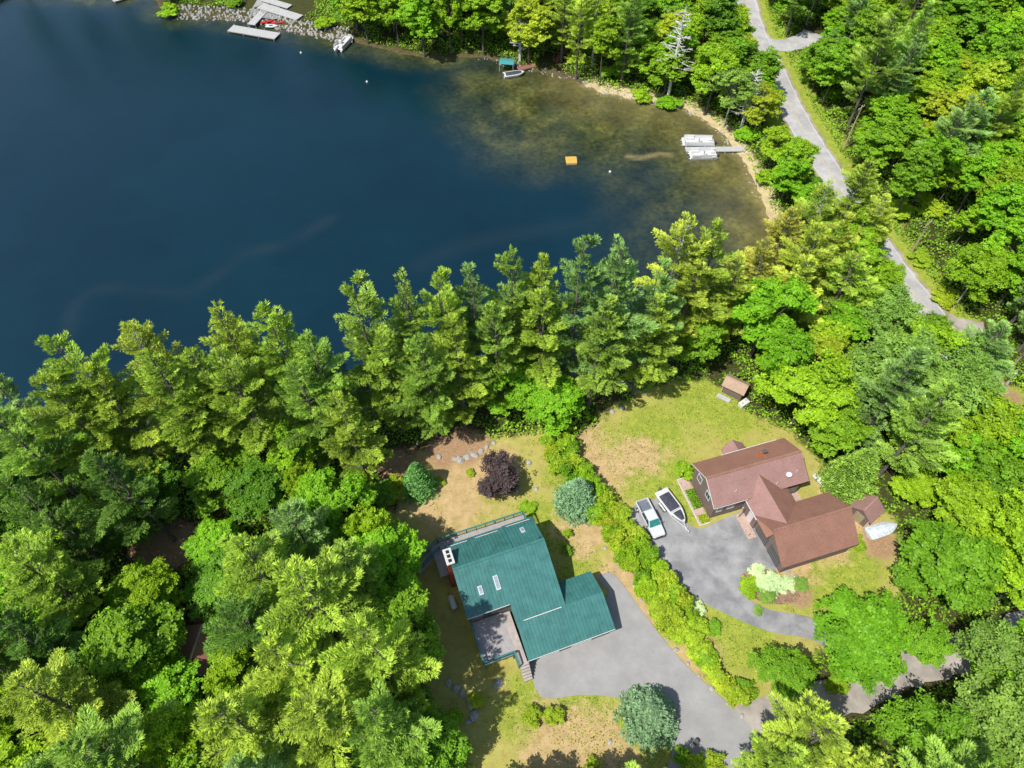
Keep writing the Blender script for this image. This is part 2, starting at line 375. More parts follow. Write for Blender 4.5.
WC = np.stack([shal, np.clip(streak, 0, 1), np.maximum(np.maximum(bar, edge), .42*np.clip(1-ws/15, 0, 1)*np.clip((16-dist_line(SAND_PX, wxf, wyf))/6, 0, 1)), np.ones_like(shal)], -1)
def water_material():
    m = bpy.data.materials.new('lake_water'); m.use_nodes = True; nt = m.node_tree; L = nt.links; b = nt.nodes['Principled BSDF']
    a1 = nn(nt, 'ShaderNodeAttribute', attribute_name='depth'); s = nn(nt, 'ShaderNodeSeparateColor'); L.new(a1.outputs['Color'], s.inputs[0])
    tc = nn(nt, 'ShaderNodeTexCoord')
    def noise(sc, det=8, ro=.65, dist=0):
        n = nn(nt, 'ShaderNodeTexNoise'); n.inputs['Scale'].default_value = sc; n.inputs['Detail'].default_value = det; n.inputs['Roughness'].default_value = ro; n.inputs['Distortion'].default_value = dist
        L.new(tc.outputs['Object'], n.inputs['Vector']); return n.outputs['Fac']
    def ramp(fac, stops):
        r = nn(nt, 'ShaderNodeValToRGB'); L.new(fac, r.inputs['Fac']); e = r.color_ramp.elements
        for i, (p, c) in enumerate(stops):
            x = e[i] if i < 2 else e.new(p); x.position = p; x.color = (*c, 1)
        return r.outputs['Color']
    def mix(f, a, c, bt='MIX'):
        x = nn(nt, 'ShaderNodeMix', data_type='RGBA', blend_type=bt)
        if isinstance(f, float): x.inputs['Factor'].default_value = f
        else: L.new(f, x.inputs['Factor'])
        L.new(a, x.inputs['A']); L.new(c, x.inputs['B']); return x.outputs['Result']
    deep = ramp(noise(.03, 4), [(.35, (.002,.019,.032)), (.65, (.003,.026,.041))])
    bottom = ramp(noise(.13, 9, .62, .15), [(.34, (.018,.024,.012)), (.70, (.15,.135,.038)), (.52, (.06,.062,.018))])
    bottom2 = ramp(noise(1.1, 10, .75), [(.35, (.40,.44,.46)), (.66, (1.6,1.65,1.5))])
    bottom = mix(1.0, bottom, bottom2, 'MULTIPLY')
    grey = ramp(noise(.09, 5, .6, .4), [(.42, (.0,.0,.0)), (.62, (.10,.12,.075))])
    bottom = mix(.35, bottom, mix(.5, bottom, grey, 'ADD'))
    sr = nn(nt, 'ShaderNodeMapRange', interpolation_type='SMOOTHSTEP'); L.new(s.outputs[0], sr.inputs['Value']); sr.inputs['From Max'].default_value = .95
    c = mix(sr.outputs['Result'], deep, bottom)
    st = nn(nt, 'ShaderNodeRGB'); st.outputs[0].default_value = (.045,.062,.06, 1)
    sf = nn(nt, 'ShaderNodeMath', operation='MULTIPLY'); L.new(s.outputs[1], sf.inputs[0]); sf.inputs[1].default_value = .3
    c = mix(sf.outputs[0], c, st.outputs[0])
    bc = nn(nt, 'ShaderNodeRGB'); bc.outputs[0].default_value = (.42,.33,.14, 1)
    bf = nn(nt, 'ShaderNodeMath', operation='MULTIPLY'); L.new(s.outputs[2], bf.inputs[0]); L.new(noise(.8, 6), bf.inputs[1])
    c = mix(bf.outputs[0], c, bc.outputs[0])
    L.new(c, b.inputs['Base Color']); b.inputs['Roughness'].default_value = .06; b.inputs['IOR'].default_value = 1.5; b.inputs['Specular IOR Level'].default_value = .5
    bp = nn(nt, 'ShaderNodeBump'); bp.inputs['Strength'].default_value = .22; bp.inputs['Distance'].default_value = .25
    L.new(noise(2.6, 8, .75), bp.inputs['Height']); L.new(bp.outputs['Normal'], b.inputs['Normal'])
    return m
keep = None
wv_ = np.stack([wxf, wyf, np.full_like(wxf, WATER_Z)], -1)
gf = grid_faces(len(wx), len(wy)); fs_ = ws[gf].max(1) > -2.5; gf = gf[fs_]
me = np_mesh('lake_water', wv_, gf, [water_material()], {'depth': ('POINT', 'FLOAT_COLOR', WC)})
lw_ = bpy.data.objects.new('lake_water', me); COL.objects.link(lw_); struct(lw_)

# ------------------------------------------------------------------ roads
def asphalt(name, c, patchy=.3, c2=None, streak=False):
    m, nt, b = base_mat(name); L = nt.links; tc = nn(nt, 'ShaderNodeTexCoord')
    def noise(sc, det=8, ro=.7, di=0):
        n = nn(nt, 'ShaderNodeTexNoise'); n.inputs['Scale'].default_value = sc; n.inputs['Detail'].default_value = det; n.inputs['Roughness'].default_value = ro; n.inputs['Distortion'].default_value = di
        L.new(tc.outputs['Object'], n.inputs['Vector']); return n.outputs['Fac']
    r = nn(nt, 'ShaderNodeValToRGB'); L.new(noise(.35, 10, .65, .25 if streak else .1), r.inputs['Fac'])
    r.color_ramp.elements[0].position = .38; r.color_ramp.elements[0].color = (*[x*(1-patchy) for x in c], 1)
    r.color_ramp.elements[1].position = .68; r.color_ramp.elements[1].color = (*(c2 or [x*(1+patchy*.7) for x in c]), 1)
    r2 = nn(nt, 'ShaderNodeValToRGB'); L.new(noise(14, 6, .8), r2.inputs['Fac'])
    r2.color_ramp.elements[0].position = .3; r2.color_ramp.elements[0].color = (.8,.8,.8, 1); r2.color_ramp.elements[1].position = .7; r2.color_ramp.elements[1].color = (1.12,1.12,1.12, 1)
    mx = nn(nt, 'ShaderNodeMix', data_type='RGBA', blend_type='MULTIPLY'); mx.inputs['Factor'].default_value = 1
    L.new(r.outputs['Color'], mx.inputs['A']); L.new(r2.outputs['Color'], mx.inputs['B']); L.new(mx.outputs['Result'], b.inputs['Base Color'])
    b.inputs['Roughness'].default_value = .9; b.inputs['Specular IOR Level'].default_value = .2
    return m
def ribbon(name, line, w, z, m, off=0.0, n=5, taper=None):
    pts = smooth(line, n); V = []; 
    for i, p in enumerate(pts):
        a = pts[max(0, i-1)]; c = pts[min(len(pts)-1, i+1)]; dx, dy = c[0]-a[0], c[1]-a[1]; l = math.hypot(dx, dy)
        nx, ny = -dy/l, dx/l; wl = w/2
        jl = .18*math.sin(i*1.7)+.12*math.sin(i*3.1) if w > 2 else 0
        V.append((p[0]+nx*(off+wl+jl), p[1]+ny*(off+wl+jl), z)); V.append((p[0]+nx*(off-wl-jl), p[1]+ny*(off-wl-jl), z))
    mb = MB()
    mb.solid(V, [(2*i, 2*i+1, 2*i+3, 2*i+2) for i in range(len(pts)-1)], m)
    return struct(mb.build(name))
def sheet(name, poly, z, m, n=4, sm=True):
    pts = smooth(poly, n, True) if sm else poly
    bm_ = MB(); bm_.poly([(x, y, z) for x, y in pts], m); o = bm_.build(name)
    import bmesh
    b = bmesh.new(); b.from_mesh(o.data); bmesh.ops.triangulate(b, faces=b.faces, ngon_method='EAR_CLIP'); b.normal_update()
    for f in b.faces:
        if f.normal.z < 0: f.normal_flip()
    b.to_mesh(o.data); b.free()
    return struct(o)
A_G = asphalt('pale_asphalt', (.355,.345,.335), .13); A_B = asphalt('grey_sealed_asphalt', (.27,.27,.275), .2, (.40,.395,.39), True)
A_R = asphalt('road_asphalt', (.47,.455,.445), .2); GRV = asphalt('pale_gravel', (.42,.375,.33), .3)
SHD = asphalt('sandy_shoulder', (.40,.34,.24), .3)
ribbon('road_shoulder', ROAD_C, 6.0, .07, SHD)
ribbon('road', ROAD_C, 5.0, .082, A_R)
ribbon('side_road', SPUR, 5.0, .076, A_R)
ribbon('pull_off', SPUR2, 4.0, .064, GRV)
for off, mm, nm in ((-2.25, M['linewhite'], 'edge_line'), (2.25, M['linewhite'], 'edge_line'), (0.0, M['gold'], 'centre_line')):
    ribbon(nm, ROAD_C, .13 if mm is not M['gold'] else .16, .088, mm, off)
ribbon('gravel_road', GRAVEL_C, 4.0, .074, GRV)
def px_sheet(name, pl, z, m): return sheet(name, P(pl), z, m, 3)
px_sheet('asphalt_driveway', DRIVE_G, .085, A_G)
px_sheet('parking_driveway', DRIVE_B, .085, A_B)
px_sheet('garden_path', [(614,379),(618,377),(636,388),(646,394),(643,396),(630,391)], .07, SHD)
px_sheet('boat_ramp', [(252,14),(262,-6),(272,-6),(282,18)], .02, A_B)
px_sheet('groundcover_bed_soil', [(740,577),(755,570),(776,571),(785,585),(800,596),(788,604),(765,603),(748,594)], .09, M['mulch'])

# ------------------------------------------------------------------ foliage meshes
def quads(name, cen, ax_l, ax_w, var, m):
    N = len(cen)
    V = np.empty((N, 4, 3)); V[:, 0] = cen-ax_l-ax_w*.55; V[:, 1] = cen-ax_l*.2+ax_w; V[:, 2] = cen+ax_l; V[:, 3] = cen-ax_l*.2-ax_w
    V[:, 0] = cen-ax_l
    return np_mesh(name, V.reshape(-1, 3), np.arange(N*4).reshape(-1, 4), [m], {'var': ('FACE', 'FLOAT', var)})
def unit(a): return a/(np.linalg.norm(a, axis=-1, keepdims=True)+1e-9)
def rnd(r, n): return unit(r.normal(size=(n, 3)))
def crown_decid(name, seed, Ht=15, Rd=5, K=70, per=190, leaf=.22, flat=.85, low=.30, clump=.16, sparse=1.0, lobes=13, spread=.34):
    r = np.random.default_rng(seed)
    cz = Ht*(1+low)/2; hz = Ht*(1-low)/2
    d = rnd(r, lobes*6); d = d[d[:, 2] > -.5]
    sel = [d[0]]
    for q in d[1:]:
        if len(sel) < lobes and min(np.linalg.norm(q-t) for t in sel) > .40: sel.append(q)
    d = np.array(sel+[np.array([0, 0, .55])]); nl = len(d)
    lc = d*np.array([Rd, Rd, hz])*(.46+.36*r.random(nl))[:, None]; lc[:, 2] += cz
    lr = Rd*spread*(.75+.5*r.random(nl)); ltone = r.random(nl)
    li = np.repeat(np.arange(nl), max(4, K//nl)); k = len(li)
    e = rnd(r, k); e[:, 2] = e[:, 2]*.75+.12
    c = lc[li]+e*(lr[li]*(.35+.95*r.random(k)**.8))[:, None]*np.array([1.1, 1.1, .85])
    crad = Rd*clump*(.5+.9*r.random(k))
    n_per = (per*(crad/(Rd*clump))**2*sparse).astype(int)+4
    idx = np.repeat(np.arange(k), n_per); N = len(idx)
    o = rnd(r, N); o[:, 2] = o[:, 2]*.55+.18
    rad = crad[idx]*(.3+1.1*r.random(N))
    cen = c[idx]+o*rad[:, None]*np.array([1.25, 1.25, .55])
    out = unit(cen-lc[li[idx]])
    nrm = unit(out*.35+rnd(r, N)*.6+np.array([0, 0, .75]))
    l = unit(np.cross(nrm, rnd(r, N))); w = np.cross(nrm, l)
    s = leaf*(.6+.8*r.random(N))
    tone = r.random(k)
    hi = np.clip((cen[:, 2]-c[idx][:, 2])/(crad[idx]*.55)*.5+.5, 0, 1)  # lit clump tops and shaded insides put into the leaf colour
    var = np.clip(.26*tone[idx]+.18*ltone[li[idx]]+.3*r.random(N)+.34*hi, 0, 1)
    return quads(name, cen, l*s[:, None], w*(s*.62)[:, None], var, M['leaf']), c
def wood(name, Ht, Rd, ends, m, tr=.22, fork=.35, nb=16, seed=1):
    mb = MB(); r = random.Random(seed)
    top = Vector((r.uniform(-.3, .3), r.uniform(-.3, .3), Ht*.8))
    mid = Vector((r.uniform(-.2, .2), r.uniform(-.2, .2), Ht*fork))
    mb.tube([(0, 0, -.4), (0, 0, Ht*.12), mid, top], [tr*1.3, tr, tr*.75, tr*.15], m, 7)
    ends = list(ends); r.shuffle(ends)
    for e in ends[:nb]:
        e = Vector(e); t = r.uniform(.2, .75); b = mid.lerp(top, max(0, t*(e.z/Ht)))
        if b.z > e.z: b = mid.copy()
        m1 = b.lerp(e, .5)+Vector((r.uniform(-.3, .3), r.uniform(-.3, .3), .4))
        mb.tube([b, m1, e], [tr*.4, tr*.25, tr*.08], m, 5)
    return mb.build(name)
def crown_pine(name, seed, Ht=26, Rd=4.6, low=.28, step=.62, nb=5, up=.16, cone=False, nl=.34, nw=.055, dens=1.0, gap=.12, droop=0.0, topr=.10):
    r = np.random.default_rng(seed); T = []; D = []; TV = []; BR = []
    z = Ht*low; 
    lean = r.normal(size=2)*.01
    while z < Ht*.995:
        h = (z/Ht-low)/(1-low)
        if cone: prof = (1-h)*1.0+.03
        else:
            prof = min(1, .62+h*1.5)*(1-max(0, (h-.28)/.72)**1.55)*(1-topr)+topr
            prof *= .82+.25*math.sin(z*1.1+seed)
        for b in range(nb if h < .9 else 4):
            if r.random() < gap: continue
            az = r.uniform(0, 2*math.pi) if not cone else 2*math.pi*(b+r.uniform(-.3, .3))/nb+z*2.1
            L_ = Rd*prof*r.uniform(.55, 1.3) if not cone else Rd*prof*r.uniform(.88, 1.08)
            el = up+h*.55*(0 if cone else 1)+r.normal()*.05-droop*(1-h)
            dr_ = np.array([math.cos(az)*math.cos(el), math.sin(az)*math.cos(el), math.sin(el)])
            side = np.array([-math.sin(az), math.cos(az), 0])
            o = np.array([lean[0]*z, lean[1]*z, z])
            BR.append((o, o+dr_*L_*.5, o+dr_*L_+np.array([0, 0, .05*L_])))
            tone = r.random()
            nst = max(3, int(L_/.34)); 
            for s in np.linspace(.28 if not cone else .15, 1, nst):
                base = o+dr_*L_*s+np.array([0, 0, .08*L_*s*s])
                tl = (L_*.30*(1.12-s)*(1.4 if cone else 1.25)+.3)
                for sg in (-1, 1):
                    td = unit(dr_*.75+side*sg*r.uniform(.5, 1.0)+np.array([0, 0, r.uniform(-.05, .25)]))
                    m_ = max(1, int(tl/.30))
                    for q in range(m_):
                        p = base+td*tl*(q+.6)/m_
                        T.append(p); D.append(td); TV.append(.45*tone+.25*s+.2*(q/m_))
                if s > .9: T.append(base+dr_*.15); D.append(dr_); TV.append(.9)
        z += step*r.uniform(.85, 1.15)
    for q in range(6): T.append(np.array([lean[0]*Ht, lean[1]*Ht, Ht-.1*q])); D.append(np.array([0, 0, 1.])); TV.append(.8)
    T = np.array(T); D = np.array(D); TV = np.array(TV)
    per = max(3, int(7*dens)); idx = np.repeat(np.arange(len(T)), per); N = len(idx)
    d = unit(D[idx]*1.0+np.array([0, 0, .30])+rnd(r, N)*.5)
    cen = T[idx]+rnd(r, N)*.13+d*nl*.5
    w = unit(np.cross(d, rnd(r, N)*.7+np.array([0, 0, 1.0])))
    s = nl*(.7+.6*r.random(N))
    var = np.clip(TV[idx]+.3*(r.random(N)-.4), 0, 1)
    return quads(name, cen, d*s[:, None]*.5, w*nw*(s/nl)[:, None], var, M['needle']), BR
def pine_wood(name, Ht, BR, m, tr=.26, every=2):
    mb = MB(); mb.tube([(0, 0, -.5), (0, 0, Ht*.1), (0, 0, Ht*.5), (0, 0, Ht*.97)], [tr*1.3, tr, tr*.7, .03], m, 8)
    for a, b, c in BR[::every]: mb.tube([a, b, c], [tr*.2, tr*.13, .012], m, 4)
    # dead stubs under the crown
    for k in range(9):
        z = Ht*(.1+.02*k); a = k*2.3; mb.tube([(0, 0, z), (math.cos(a)*1.3, math.sin(a)*1.3, z+.1)], [.04, .015], m, 4)
    return mb.build(name)
PROTO = {}   # kind -> list of (trunk mesh, crown mesh, H, R)
def strip(o):
    me = o.data; bpy.data.objects.remove(o); return me
def reg(kind, wm, cm, h, r_): PROTO.setdefault(kind, []).append((wm, cm, h, r_))
for i in range(7):
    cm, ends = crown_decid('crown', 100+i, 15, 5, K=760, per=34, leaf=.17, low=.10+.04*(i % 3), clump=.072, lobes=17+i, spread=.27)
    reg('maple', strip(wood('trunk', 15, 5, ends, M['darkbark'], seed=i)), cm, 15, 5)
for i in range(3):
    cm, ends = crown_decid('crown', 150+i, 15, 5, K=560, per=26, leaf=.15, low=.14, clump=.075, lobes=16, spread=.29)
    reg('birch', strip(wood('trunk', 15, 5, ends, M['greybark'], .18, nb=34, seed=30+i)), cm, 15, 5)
for i in range(6):
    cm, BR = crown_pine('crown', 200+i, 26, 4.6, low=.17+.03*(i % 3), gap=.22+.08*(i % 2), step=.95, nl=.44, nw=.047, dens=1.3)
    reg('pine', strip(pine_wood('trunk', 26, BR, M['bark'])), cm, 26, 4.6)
for i in range(2):
    cm, BR = crown_pine('crown', 230+i, 26, 4.8, low=.38, gap=.38, step=.8)
    reg('sparse_pine', strip(pine_wood('trunk', 26, BR, M['greybark'], every=1)), cm, 26, 4.8)
for i in range(2):
    cm, BR = crown_pine('crown', 250+i, 7, 2.6, low=.05, step=.27, nb=9, up=.05, cone=True, nl=.22, nw=.05, gap=.02, droop=.1)
    reg('spruce', strip(pine_wood('trunk', 7, BR, M['darkbark'], .1, every=3)), cm, 7, 2.6)
for i in range(4):
    cm, ends = crown_decid('foliage', 300+i, 2.4, 1.6, K=190, per=26, leaf=.12, low=-.1, clump=.12, lobes=9, spread=.30)
    reg('shrub', strip(wood('stems', 2.0, 1.2, ends, M['darkbark'], .05, fork=.1, seed=60+i)), cm, 2.4, 1.6)
cm, ends = crown_decid('crown', 400, 5.6, 3.2, K=420, per=32, leaf=.11, low=.05, clump=.09, spread=.3)
reg('plum', strip(wood('trunk', 5.6, 3.2, ends, M['darkbark'], .12, seed=91)), cm, 5.6, 3.2)
def dead_tree(name, Ht, Rd, seed):
    r = random.Random(seed); mb = MB(); mb.tube([(0, 0, -.5), (0, 0, Ht*.5), (.2, .1, Ht)], [.34, .24, .04], M['deadwood'], 7)
    z = Ht*.3
    while z < Ht*.97:
        for k in range(4):
            a = r.uniform(0, 6.28); L_ = Rd*(1.1-(z/Ht))*r.uniform(.6, 1.3)+.5; up = r.uniform(-.1, .5)
            d = Vector((math.cos(a), math.sin(a), up)); e = Vector((0, 0, z))+d*L_
            mb.tube([(0, 0, z), Vector((0, 0, z))+d*L_*.5+Vector((0, 0, .1)), e], [.11, .075, .03], M['deadwood'], 4)
            for q in range(4):
                t = r.uniform(.3, .95); b = Vector((0, 0, z)).lerp(e, t); a2 = a+r.choice((-1, 1))*r.uniform(.5, 1.1)
                mb.tube([b, b+Vector((math.cos(a2), math.sin(a2), .3))*L_*.35], [.055, .022], M['deadwood'], 4)
        z += Ht*.045
    return mb.build(name)

COLR = dict(bright=(.30,.50,.02), mid=(.20,.40,.02), dark=(.14,.31,.02), yellow=(.42,.53,.03), grey=(.23,.40,.06), fresh=(.23,.49,.018),
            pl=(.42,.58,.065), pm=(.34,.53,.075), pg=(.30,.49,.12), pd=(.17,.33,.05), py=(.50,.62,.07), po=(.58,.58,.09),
            blue=(.24,.42,.21), sp=(.20,.42,.11), purple=(.095,.07,.07), lime=(.38,.53,.03), pale=(.60,.72,.36))
TREES = []
def plant(kind, xy, h, rad, color, label, group=None, cat='tree', name=None, var=None, rz=None):
    v = PROTO[kind]; wm, cm, h0, r0 = v[(var if var is not None else random.randrange(len(v))) % len(v)]
    names = dict(maple='maple_tree', birch='birch_tree', pine='pine_tree', sparse_pine='pine_tree', spruce='spruce_tree', shrub='shrub', plum='plum_tree')
    x, y = xy
    o = thing(name or names[kind], label, cat, (x, y, gz(x, y)), random.uniform(0, 6.28) if rz is None else rz, group)
    o.scale = (rad/r0, rad/r0, h/h0)
    a = bpy.data.objects.new('stems' if kind == 'shrub' else 'trunk', wm); b = bpy.data.objects.new('foliage' if kind == 'shrub' else 'crown', cm)
    for q in (a, b): COL.objects.link(q); q.parent = o
    c = COLR[color] if isinstance(color, str) else color; j = random.uniform(.88, 1.12)
    b.color = (c[0]*j*random.uniform(.93, 1.07), c[1]*j, c[2]*j, 1)
    TREES.append((x, y, h, rad, kind, color, o))
    return o
GP = 'white pines along the near shore'
def top(kind, px, py, h, rad, color, label, at_=None, **k):
    if k.get('group') == GP: rad *= 1.02
    p = at(px, py, h*(at_ if at_ else (1.0 if kind in ('pine', 'sparse_pine', 'spruce') else .62))); return plant(kind, (p.x, p.y), h, rad, color, label, **k)
GP = 'white pines along the near shore'
top('pine', 45,335,26,4.4,'pl','tall yellow green pine leftmost along the near shore', group=GP)
top('sparse_pine', 128,326,25,4.6,'py','pine with a forked ragged top, second from left on near shore', group=GP)
top('pine', 213,303,26,4.4,'py','yellow green pine with spreading top, third from left on near shore', group=GP)
top('pine', 263,304,26,4.6,'pl','broad light green pine, fourth from left on near shore', group=GP)
top('pine', 352,282,28,5.2,'pm','wide green pine rising over the water left of the purple tree', group=GP, var=1)
top('pine', 402,276,27,3.9,'pm','narrow pine just right of the widest left shoreline pine', group=GP, var=0)
top('pine', 436,270,27,3.9,'pl','pointed light green pine in the middle of the near shore row', group=GP, var=2)
top('pine', 472,270,26,4.0,'pg','slender cool green pine, left neighbour of the two tall twin pines', group=GP, var=5)
top('pine', 512,244,28,4.2,'pm','left one of the tall twin pines above the purple tree', group=GP, var=3)
top('pine', 543,251,26,3.9,'pl','right one of the tall twin pines above the purple tree', group=GP, var=4)
top('pine', 583,238,29,4.8,'pg','tallest dark green pine breaking the skyline of the shore row', group=GP, var=1)
top('pine', 624,244,28,5.4,'pg','broad pine whose bare trunk stands at the lawn corner', group=GP, var=0)
top('pine', 545,292,22,4.8,'pl','lower pale pine in front of the tallest shoreline pine', group=GP, var=2)
top('pine', 660,265,24,4.2,'pg','cool green pine right of the bare trunked pine at the lawn', group=GP, var=5)
top('sparse_pine', 688,210,26,5.0,'py','sparse yellow green pine reaching over the brown shallows', group=GP)
top('pine', 722,222,24,4.6,'pl','pale pine right of the sparse pine over the shallows', group=GP)
top('pine', 700,262,20,4.6,'py','lower yellowish pine at the lawn end of the shore row', group=GP)
top('pine', 795,205,19,4.6,'po','orange tinted pine at the corner of the lake', group='orange tinted pines by the lake corner')
top('pine', 822,228,19,4.8,'py','yellow pine between the lake corner and the road', group='orange tinted pines by the lake corner')
top('pine', 770,238,18,4.2,'po','short orange yellow pine right beside the lake corner', group='orange tinted pines by the lake corner')
top('pine', 845,215,18,4.2,'py','yellow green pine leaning over the edge of the road', group='orange tinted pines by the lake corner')
top('sparse_pine', 832,183,16,3.8,'pl','thin pine partly hiding the road above the yellow pines')
top('pine', 872,158,18,4.8,'pl','broad yellow green pine beside the road below the leaning pole')
top('pine', 862,250,17,4.8,'pl','yellow green pine on the lake side of the lower road')
top('pine', 812,262,17,4.6,'py','yellowish pine in the mixed wood below the lake corner')
for a in [(90,372,22,4.6,'pl','lower pine filling the gap right of the leftmost shore pine'),(188,350,22,4.4,'pl','lower pine before the third shoreline pine from left'),
          (310,335,23,4.6,'pm','lower pine between the broad light pine and the wide green pine'),(378,330,22,4.2,'pl','lower light pine before the wide green shoreline pine'),
          (420,335,22,4.2,'pm','lower pine below the narrow shoreline pine'),(455,322,22,4.2,'pl','lower light pine below the pointed middle pine'),(495,305,22,4.2,'pm','lower pine left below the tall twin pines'),
          (605,300,22,4.6,'pm','lower pine filling between tallest and broad shoreline pines'),(655,300,20,4.4,'pl','lower light pine behind the lawn corner trunk'),(740,262,18,4.4,'py','yellowish pine above the vivid maple at lake corner'),
          (340,400,19,4.2,'pl','light pine above the yard spruce')]:
    top('pine', *a, group=GP)
GL = 'pines in the left woods'
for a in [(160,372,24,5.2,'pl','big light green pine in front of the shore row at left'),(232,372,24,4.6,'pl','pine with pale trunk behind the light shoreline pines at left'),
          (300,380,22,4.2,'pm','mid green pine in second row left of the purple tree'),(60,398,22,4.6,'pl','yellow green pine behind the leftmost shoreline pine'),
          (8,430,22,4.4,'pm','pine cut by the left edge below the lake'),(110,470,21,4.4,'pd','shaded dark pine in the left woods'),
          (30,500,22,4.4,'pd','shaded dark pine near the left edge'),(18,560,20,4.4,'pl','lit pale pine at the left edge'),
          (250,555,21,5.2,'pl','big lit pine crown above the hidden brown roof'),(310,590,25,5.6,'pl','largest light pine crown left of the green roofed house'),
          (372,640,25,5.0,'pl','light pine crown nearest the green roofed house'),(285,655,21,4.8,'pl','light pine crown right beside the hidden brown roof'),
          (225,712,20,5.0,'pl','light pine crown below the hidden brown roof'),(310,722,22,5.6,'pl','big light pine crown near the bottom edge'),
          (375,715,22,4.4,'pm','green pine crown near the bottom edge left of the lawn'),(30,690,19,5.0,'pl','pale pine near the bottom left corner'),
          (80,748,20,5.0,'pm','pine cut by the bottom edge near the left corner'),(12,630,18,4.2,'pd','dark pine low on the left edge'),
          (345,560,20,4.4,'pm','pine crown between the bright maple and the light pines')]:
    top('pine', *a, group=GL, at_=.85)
top('pine', 838,728,17,4.3,'pl','big pale pine at the bottom beside the gravel road', group='pines at the bottom right')
top('pine', 792,752,15,3.8,'pl','pale pine cut by the bottom edge left of its bigger twin', group='pines at the bottom right')
top('pine', 885,765,14,3.6,'pl','pale pine at the bottom edge right of its bigger twin', group='pines at the bottom right')
_p = at(848,126); plant('pine', (_p.x, _p.y), 27,4.6,'pm','tall pine with long bare leaning trunk above the road', var=3)
_p = at(885,110); plant('pine', (_p.x, _p.y), 21,4.4,'pm','second pine close behind the tall bare trunked pine')
top('pine', 990,90,18,5.0,'pg','grey green pine in the right hand woods')
top('pine', 1005,325,15,4.6,'pg','dark blue green pine beside the gravel pull off', )
top('spruce', 872,452,9,3.4,'pm','cool green fir behind the right end of the brown house', var=0)
_p = at(592,66); plant('sparse_pine', (_p.x, _p.y), 20,4.2,'py','thin yellowish pine on the far bank behind the teal canopy dock')
# maples and other broadleaf landmarks
top('maple', 862,633,11,5.2,(.165,.37,.015),'big bright green maple on the lawn by the driveway mouth', var=0)
top('maple', 786,670,7,3.0,'mid','small dark green tree left of the big lawn maple', var=2)
top('maple', 335,505,13,4.6,'fresh','vivid green maple in the woods left of the dirt yard', var=1)
top('maple', 385,560,14,4.8,'fresh','vivid green maple touching the west side of the dirt yard', var=3)
top('maple', 400,625,15,4.4,'mid','maple shading the west wall of the green roofed house', var=4)
top('maple', 395,752,11,4.4,'mid','maple at the bottom edge left of the small lawn', var=1)
top('maple', 430,748,9,3.6,'mid','low maple at the bottom edge beside the stones', var=2)
top('maple', 952,560,14,5.4,'mid','very broad maple right of the tarp covered boat', var=3)
top('maple', 505,385,11,4.2,'fresh','vivid green maple below the shoreline pines', var=2)
top('maple', 555,400,10,4.0,'fresh','vivid green maple at the top end of the hedge', var=0)
top('maple', 455,360,12,3.6,'fresh','green maple tucked between shoreline pine trunks', var=4)
top('maple', 770,310,17,5.6,'fresh','deep green maple above the small tan roofed shed', var=1)
top('maple', 812,388,15,5.4,'bright','large bright maple right of the small tan roofed shed', var=2)
top('maple', 700,335,12,3.8,'mid','green tree at the far end of the right lawn', var=0)
top('birch', 900,370,17,6.5,'grey','wide grey green birch below the gravel pull off', var=0)
top('birch', 945,395,15,5.6,'grey','loose grey green birch left of the roadside poles', var=1)
top('maple', 838,425,11,4.0,'mid','green tree close behind the back corner of the brown house', var=4)
top('birch', 735,85,14,4.8,'grey','half bare pale birch on the far bank above the beach', var=2)
top('birch', 1002,728,14,5.0,'grey','birch with pale limbs below the gravel road at right', var=2)
top('birch', 938,738,13,4.6,'mid','green birch with pale limbs beside the gravel road', var=0)
top('maple', 482,8,15,5.6,'bright','round bright maple at the far shore left of the red dock', var=0)
top('maple', 420,12,15,5.0,'fresh','fresh green maple at the far shore right of the second dock', var=2)

# ------------------------------------------------------------------ forest fill
VIS_LAKE = [(0,-60),(150,-8),(170,18),(262,30),(345,44),(385,46),(430,52),(470,52),(520,68),(560,76),(600,90),(640,98),(680,104),(712,116),(737,145),(754,178),(770,208),(765,225),(740,235),(700,212),(650,228),(583,238),(510,245),(355,290),(215,310),(130,330),(40,340),(0,400)]
CLEAR = [VIS_LAKE, [(x, y) for x, y in LAWN_PX[0]], [(400,470),(545,440),(640,560),(770,720),(760,768),(480,768),(470,690),(440,620)],
 [(740,-20),(756,-20),(780,35),(826,28),(822,40),(775,52),(760,48)],
 [(778,74),(793,74),(812,100),(830,135),(846,165),(862,200),(850,205),(835,190),(812,160),(792,130),(782,100)],
 [(898,250),(915,280),(936,306),(925,312),(905,290)],[(950,322),(988,326),(986,336),(952,334)],[(985,385),(1008,375),(1024,355),(1024,372),(1004,395)],
 [(915,215),(945,215),(958,240),(930,255),(915,250)],
 [(175,-10),(330,-10),(330,25),(262,30),(180,14)],[(345,20),(360,30),(350,44)],[(545,50),(570,45),(560,75)],
 [(192,612),(206,604),(216,640),(212,662),(196,662)],[(150,535),(190,535),(190,560),(150,560)],
 [(820,690),(900,655),(970,640),(975,652),(905,680),(830,705)],[(1005,615),(1024,600),(1024,640),(1008,640)],
 [(835,470),(905,500),(905,590),(860,560)],[(700,378),(752,378),(752,408),(710,405)], [(838,95),(868,95),(850,150),(838,140)]]
CB = [(min(p[0] for p in c), max(p[0] for p in c), min(p[1] for p in c), max(p[1] for p in c)) for c in CLEAR]
